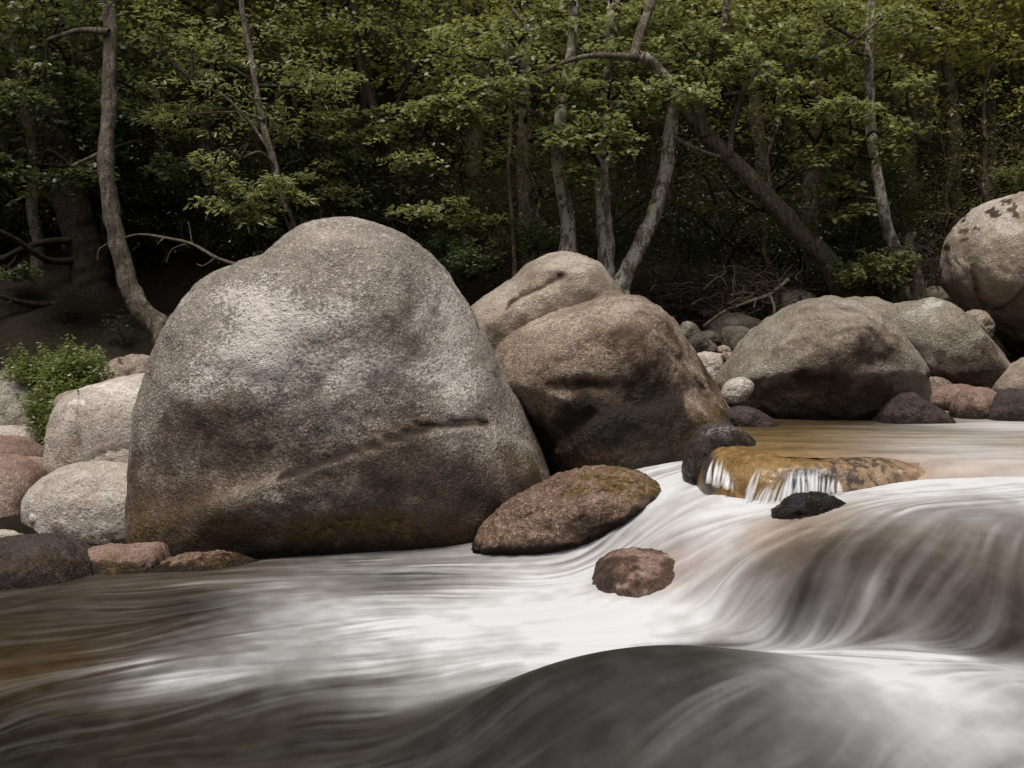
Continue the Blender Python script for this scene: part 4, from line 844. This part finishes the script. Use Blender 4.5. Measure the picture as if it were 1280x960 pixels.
tree('tree', 'spindly pale stem on the far right slope', [([(1235,230,15),(1232,180,15),(1230,120,15),(1240,60,15),(1245,-10,15)],2.2,1.2,'trunk')], [(1250,60,15,60,30),(1200,30,15.2,60,40),(1270,120,14.8,50,26)], bark='dead', leaf='leaf_far', seed=23)

# bare branches and brushwood
def twig_thing(name, label, cat, lines, mat='dead', Y=None):
    base = P(lines[0][0][0][0], lines[0][0][0][1], lines[0][0][0][2]); t = []
    for pl, r0, r1 in lines:
        w = catmull([P(*q) for q in pl], 6); t.append(tube_arrays(w, np.linspace(r0, r1, len(w))/F*w[:, 1], 6, .2, 3))
    v, f = merge(t); o = link(name, mesh_np(name, v-base, f, M[mat]), None); o.location = base; return tag(o, label, cat)
twig_thing('bare_branch', 'bare pale branch arching from the curved trunk to the huge boulder shoulder', 'branch',
 [([(300,332,11.6),(270,322,11.7),(240,305,11.9),(205,297,12.2),(175,293,12.4),(156,297,12.6)],2.4,1.2),([(300,332,11.6),(275,340,11.6),(255,360,11.7),(242,372,11.8)],1.6,1),([(270,322,11.7),(255,332,11.7),(246,330,11.8)],1,.6),([(240,303,11.9),(236,280,11.9),(234,278,11.9)],.8,.5),([(205,297,12.2),(196,306,12.1)],1.4,.6),([(136,304,12.5),(124,312,12.5),(122,325,12.5)],1,.8),([(232,305,11.9),(215,312,12),(208,328,12)],.9,.5)])
def brush(name, label, cx, cy, Y, rx, rz, n, seed, r0=1.3):
    r = np.random.default_rng(seed); t = []; base = P(cx, cy, Y)
    for i in range(n):
        a = base+np.array([r.normal(0, rx/F*Y*.6), r.normal(0, .35), r.normal(0, rz/F*Y*.5)]); d = r.normal(0, 1, 3)*np.array([1, .6, .55]); d[2] = abs(d[2])*0.6; L = r.uniform(.15, .55)
        p = [a]
        for k in range(4): d = d+r.normal(0, .45, 3); p.append(p[-1]+d/np.linalg.norm(d)*L/4)
        w = catmull(p, 3); t.append(tube_arrays(w, np.linspace(r0*r.uniform(.35, 1.0), .2, len(w))/F*Y, 4, 0, 1))
    v, f = merge(t); o = link(name, mesh_np(name, v-base, f, M['dead_brush']), None); o.location = base; return tag(o, label, 'brushwood')
M['dead_brush'] = bark_mat('dead_brush', (0.05, 0.036, 0.03), (0.11, 0.08, 0.065), (0.2, 0.16, 0.13), 0.0)
brush('brushwood', 'tangle of dead brown twigs on the bank behind the brown boulder', 870, 375, 12.9, 55, 26, 260, 5)
brush('brushwood', 'dead twigs heaped behind the lichened boulder', 955, 368, 13.0, 40, 26, 130, 6)
brush('brushwood', 'pale dead twigs sprayed between the snag and the giant boulder', 1165, 330, 12.7, 32, 26, 80, 7, 1.0)
twig_thing('driftwood', 'crooked driftwood branch lying over the bank rocks in the gap', 'driftwood',
 [([(880,408,12.4),(905,390,12.3),(935,378,12.3),(962,368,12.4),(985,350,12.6)],2.2,3),([(962,368,12.4),(968,385,12.3),(966,402,12.3)],2.2,1.4),([(945,374,12.3),(942,385,12.2)],1.4,.8),([(880,362,12.6),(890,352,12.6),(900,346,12.6),(908,356,12.6)],1.5,1),([(900,346,12.6),(906,340,12.6),(904,330,12.6)],1.2,.7)])

# shrubs
def shrub(label, cx, cy, Y, clumps, leaf='leaf_fresh', seed=1, lsize=.05, narrow=.3, name='bush', cat='bush', dens=1.0):
    base = P(cx, cy, Y); t = thing(name, label, cat, base); r = np.random.default_rng(seed); sets = []; st = []
    for i, (x, y, Yc, rx, rz, n) in enumerate(clumps):
        c = P(x, y, Yc); a = rx/F*Yc; b = rz/F*Yc; d = r.normal(0, 1, (n, 3)); d /= np.linalg.norm(d, axis=1, keepdims=True); d *= r.random((n, 1))**.4
        cc = c+d*np.array([a, a*.7, b])
        for q in cc:
            m_ = 26; dirn = np.array([q[0]-c[0], q[1]-c[1], abs(q[2]-c[2])+.6*b+.05]); dirn /= np.linalg.norm(dirn); L = r.uniform(.10, .30); dirn = dirn+np.array([0, 0, .35]); dirn /= np.linalg.norm(dirn)
            tt = np.linspace(0, 1, m_)[:, None]; pts_ = q+dirn*L*tt
            sets.append(leaves(pts_, lsize, 1.2, 2, .028, .016, narrow, int(r.integers(1e6)), double=False))
        for q in cc[::3]: st.append(tube_arrays(catmull([base, (base+q)/2+r.normal(0, .05, 3), q], 3), np.linspace(.008, .003, 7), 4, 0, 1))
    crown_obj(t, [(rel(t, v), f, at) for v, f, at in sets], leaf, 'foliage'); v, f = merge(st); link('stems', mesh_np('stems', rel(t, v), f, M['bark_dark']), t); return t
shrub('bright green feathery bush growing among the left boulders', 85, 505, 10.9,
 [(50,472,10.9,34,10,34),(92,468,10.9,28,14,46),(85,490,10.8,28,12,34),(125,482,10.9,14,6,12),(28,468,10.9,14,5,10)], seed=4)
shrub('smaller green bush just below, beside the blocky white boulder', 65, 550, 10.5, [(60,522,10.5,20,16,36),(60,545,10.4,18,8,20),(80,538,10.5,10,12,14)], seed=5)
shrub('low leafy bush at the foot of the upright mottled tree', 1100, 372, 12.8, [(1085,350,12.8,30,18,44),(1120,350,12.7,20,18,26),(1060,355,12.9,14,12,14)], 'leaf', 6, .055, .6)
shrub('green sprig standing above the giant boulder at the right edge', 1290, 245, 13.6, [(1275,232,13.6,20,10,18),(1300,225,13.6,24,14,22)], 'leaf', 7, .06, .55)
shrub('dim feathery bush behind the saddle between the two largest boulders', 590, 350, 13.3, [(585,335,13.3,32,16,40),(560,320,13.4,22,12,18),(660,305,13.5,34,16,34)], 'leaf_dark', 8, .06, .3)

# generic hillside trees
def generic(seed, h, R, nsp, cnt, ls, leaf, narrow=.6, bare=.3):
    r = np.random.default_rng(seed); t = thing('tree', 'proto', 'tree'); z = np.linspace(-.6, h*.92, 14); w = np.stack([np.cumsum(r.normal(0, .06, 14)), np.cumsum(r.normal(0, .06, 14)), z], 1)
    parts = []; v, f = tube_arrays(w, np.linspace(.11, .02, 14)*h/6, 8, .2, seed); link('trunk', mesh_np('trunk', v, f, M['bark_grey']), t)
    d = r.normal(0, 1, (nsp, 3)); d /= np.linalg.norm(d, axis=1, keepdims=True); d *= r.random((nsp, 1))**.35
    n_ = 1+.35*fbm(d*1.8+seed, 3, seed); cc = d*n_[:, None]*np.array([R, R, h*(1-bare)*.55])+np.array([0, 0, h*(bare+(1-bare)*.5)])
    crown_obj(t, [leaves(cc, ls, .55, cnt, R*.24, .03, narrow, seed, double=False)], leaf)
    for q in cc[::max(1, nsp//12)]:
        k = np.argmin(np.abs(w[:, 2]-(q[2]-.5))); v, f = tube_arrays(catmull([w[k], (w[k]+q)/2+r.normal(0, .1, 3), q], 3), np.linspace(.03, .006, 7), 4, 0, 1)
        link('limb', mesh_np('limb', v, f, M['bark_dark']), t)
    return t
def dup(o, loc, rz, s, label, group):
    c = o.copy(); COL.objects.link(c); c.location = loc; c.rotation_euler = (0, 0, rz); c.scale = (s, s, s); c['label'] = label; c['group'] = group
    for ch in list(o.children):
        d = ch.copy(); COL.objects.link(d); d.parent = c
    return c
G1 = [generic(101, 6.5, 2.0, 300, 34, .085, 'leaf_far'), generic(102, 7.5, 2.2, 340, 34, .08, 'leaf_far'), generic(103, 6.0, 1.9, 280, 36, .085, 'leaf_dark'), generic(104, 7.0, 2.1, 300, 34, .075, 'leaf')]
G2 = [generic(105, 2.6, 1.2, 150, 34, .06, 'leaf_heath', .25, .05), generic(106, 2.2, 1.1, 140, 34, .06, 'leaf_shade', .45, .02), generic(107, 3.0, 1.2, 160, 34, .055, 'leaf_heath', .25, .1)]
used = set()
def put(protos, k, x, y, s, label, group, dz=0, rz=None):
    o = protos[k]; loc = (x, y, float(ground_z(x, y))+dz); rz = rng.uniform(0, 6.28) if rz is None else rz
    if o.name not in used:
        used.add(o.name); o.location = loc; o.rotation_euler = (0, 0, rz); o.scale = (s, s, s); o['label'] = label; o['group'] = group
    else: dup(o, loc, rz, s, label, group)
for row, (Y, n, half) in enumerate([(15.6, 9, 10), (18.5, 11, 11.5), (22, 11, 14), (27, 12, 17), (34, 12, 21)]):
    for i in range(n):
        x = -half+2*half*(i+.5)/n+rng.uniform(-.6, .6); y = Y+rng.uniform(-.8, .8)
        put(G1, int(rng.integers(4)) if row else [2, 2, 2, 0, 3, 0, 1, 0, 1][i], x, y, rng.uniform(.85, 1.2)*(1+.12*row), 'leafy tree massed on the shaded slope behind the riverside trees', 'trees on the slope')
for row, (Y, n, half) in enumerate([(14.0, 13, 7.5), (15.6, 14, 9)]):
    for i in range(n):
        x = -half+2*half*(i+.5)/n+rng.uniform(-.3, .3); y = Y+rng.uniform(-.4, .4)
        if row == 0 and -1 < x < 1.2: y += .3
        if row == 0 and x < -3: y += 1.6
        put(G2, (1 if x < -1 else int(rng.choice([0, 2, 1]))), x, y, rng.uniform(.7, 1.1), 'dim scrubby bush added to darken the undergrowth behind the trunks', 'undergrowth bushes')
for i, (x, y, sc_) in enumerate([(-6.3, 13.4, .22), (-5.4, 13.6, .2), (-4.6, 13.2, .18), (-3.9, 13.3, .22), (-6.2, 15.6, .8), (-4.9, 15.5, .9), (-3.4, 15.2, .8), (-5.6, 16.2, 1.1), (-7.2, 15.6, .9), (-2.2, 13.6, .4), (-1.5, 13.4, .4), (3.6, 14.0, .6), (2.2, 14.0, .5), (4.6, 14.3, .6)]):  # bushes added to darken the bank, with shade in their leaf colour
    put(G2, 1, x, y, sc_, 'dim scrubby bush added to darken the undergrowth behind the trunks', 'undergrowth bushes')
for k, b in enumerate(G2): 
    b.name = 'bush'; b['category'] = 'bush'
for o in list(SC.objects):
    if o.type == 'EMPTY' and o.get('group') == 'undergrowth bushes': o.name = 'bush'; o['category'] = 'bush'
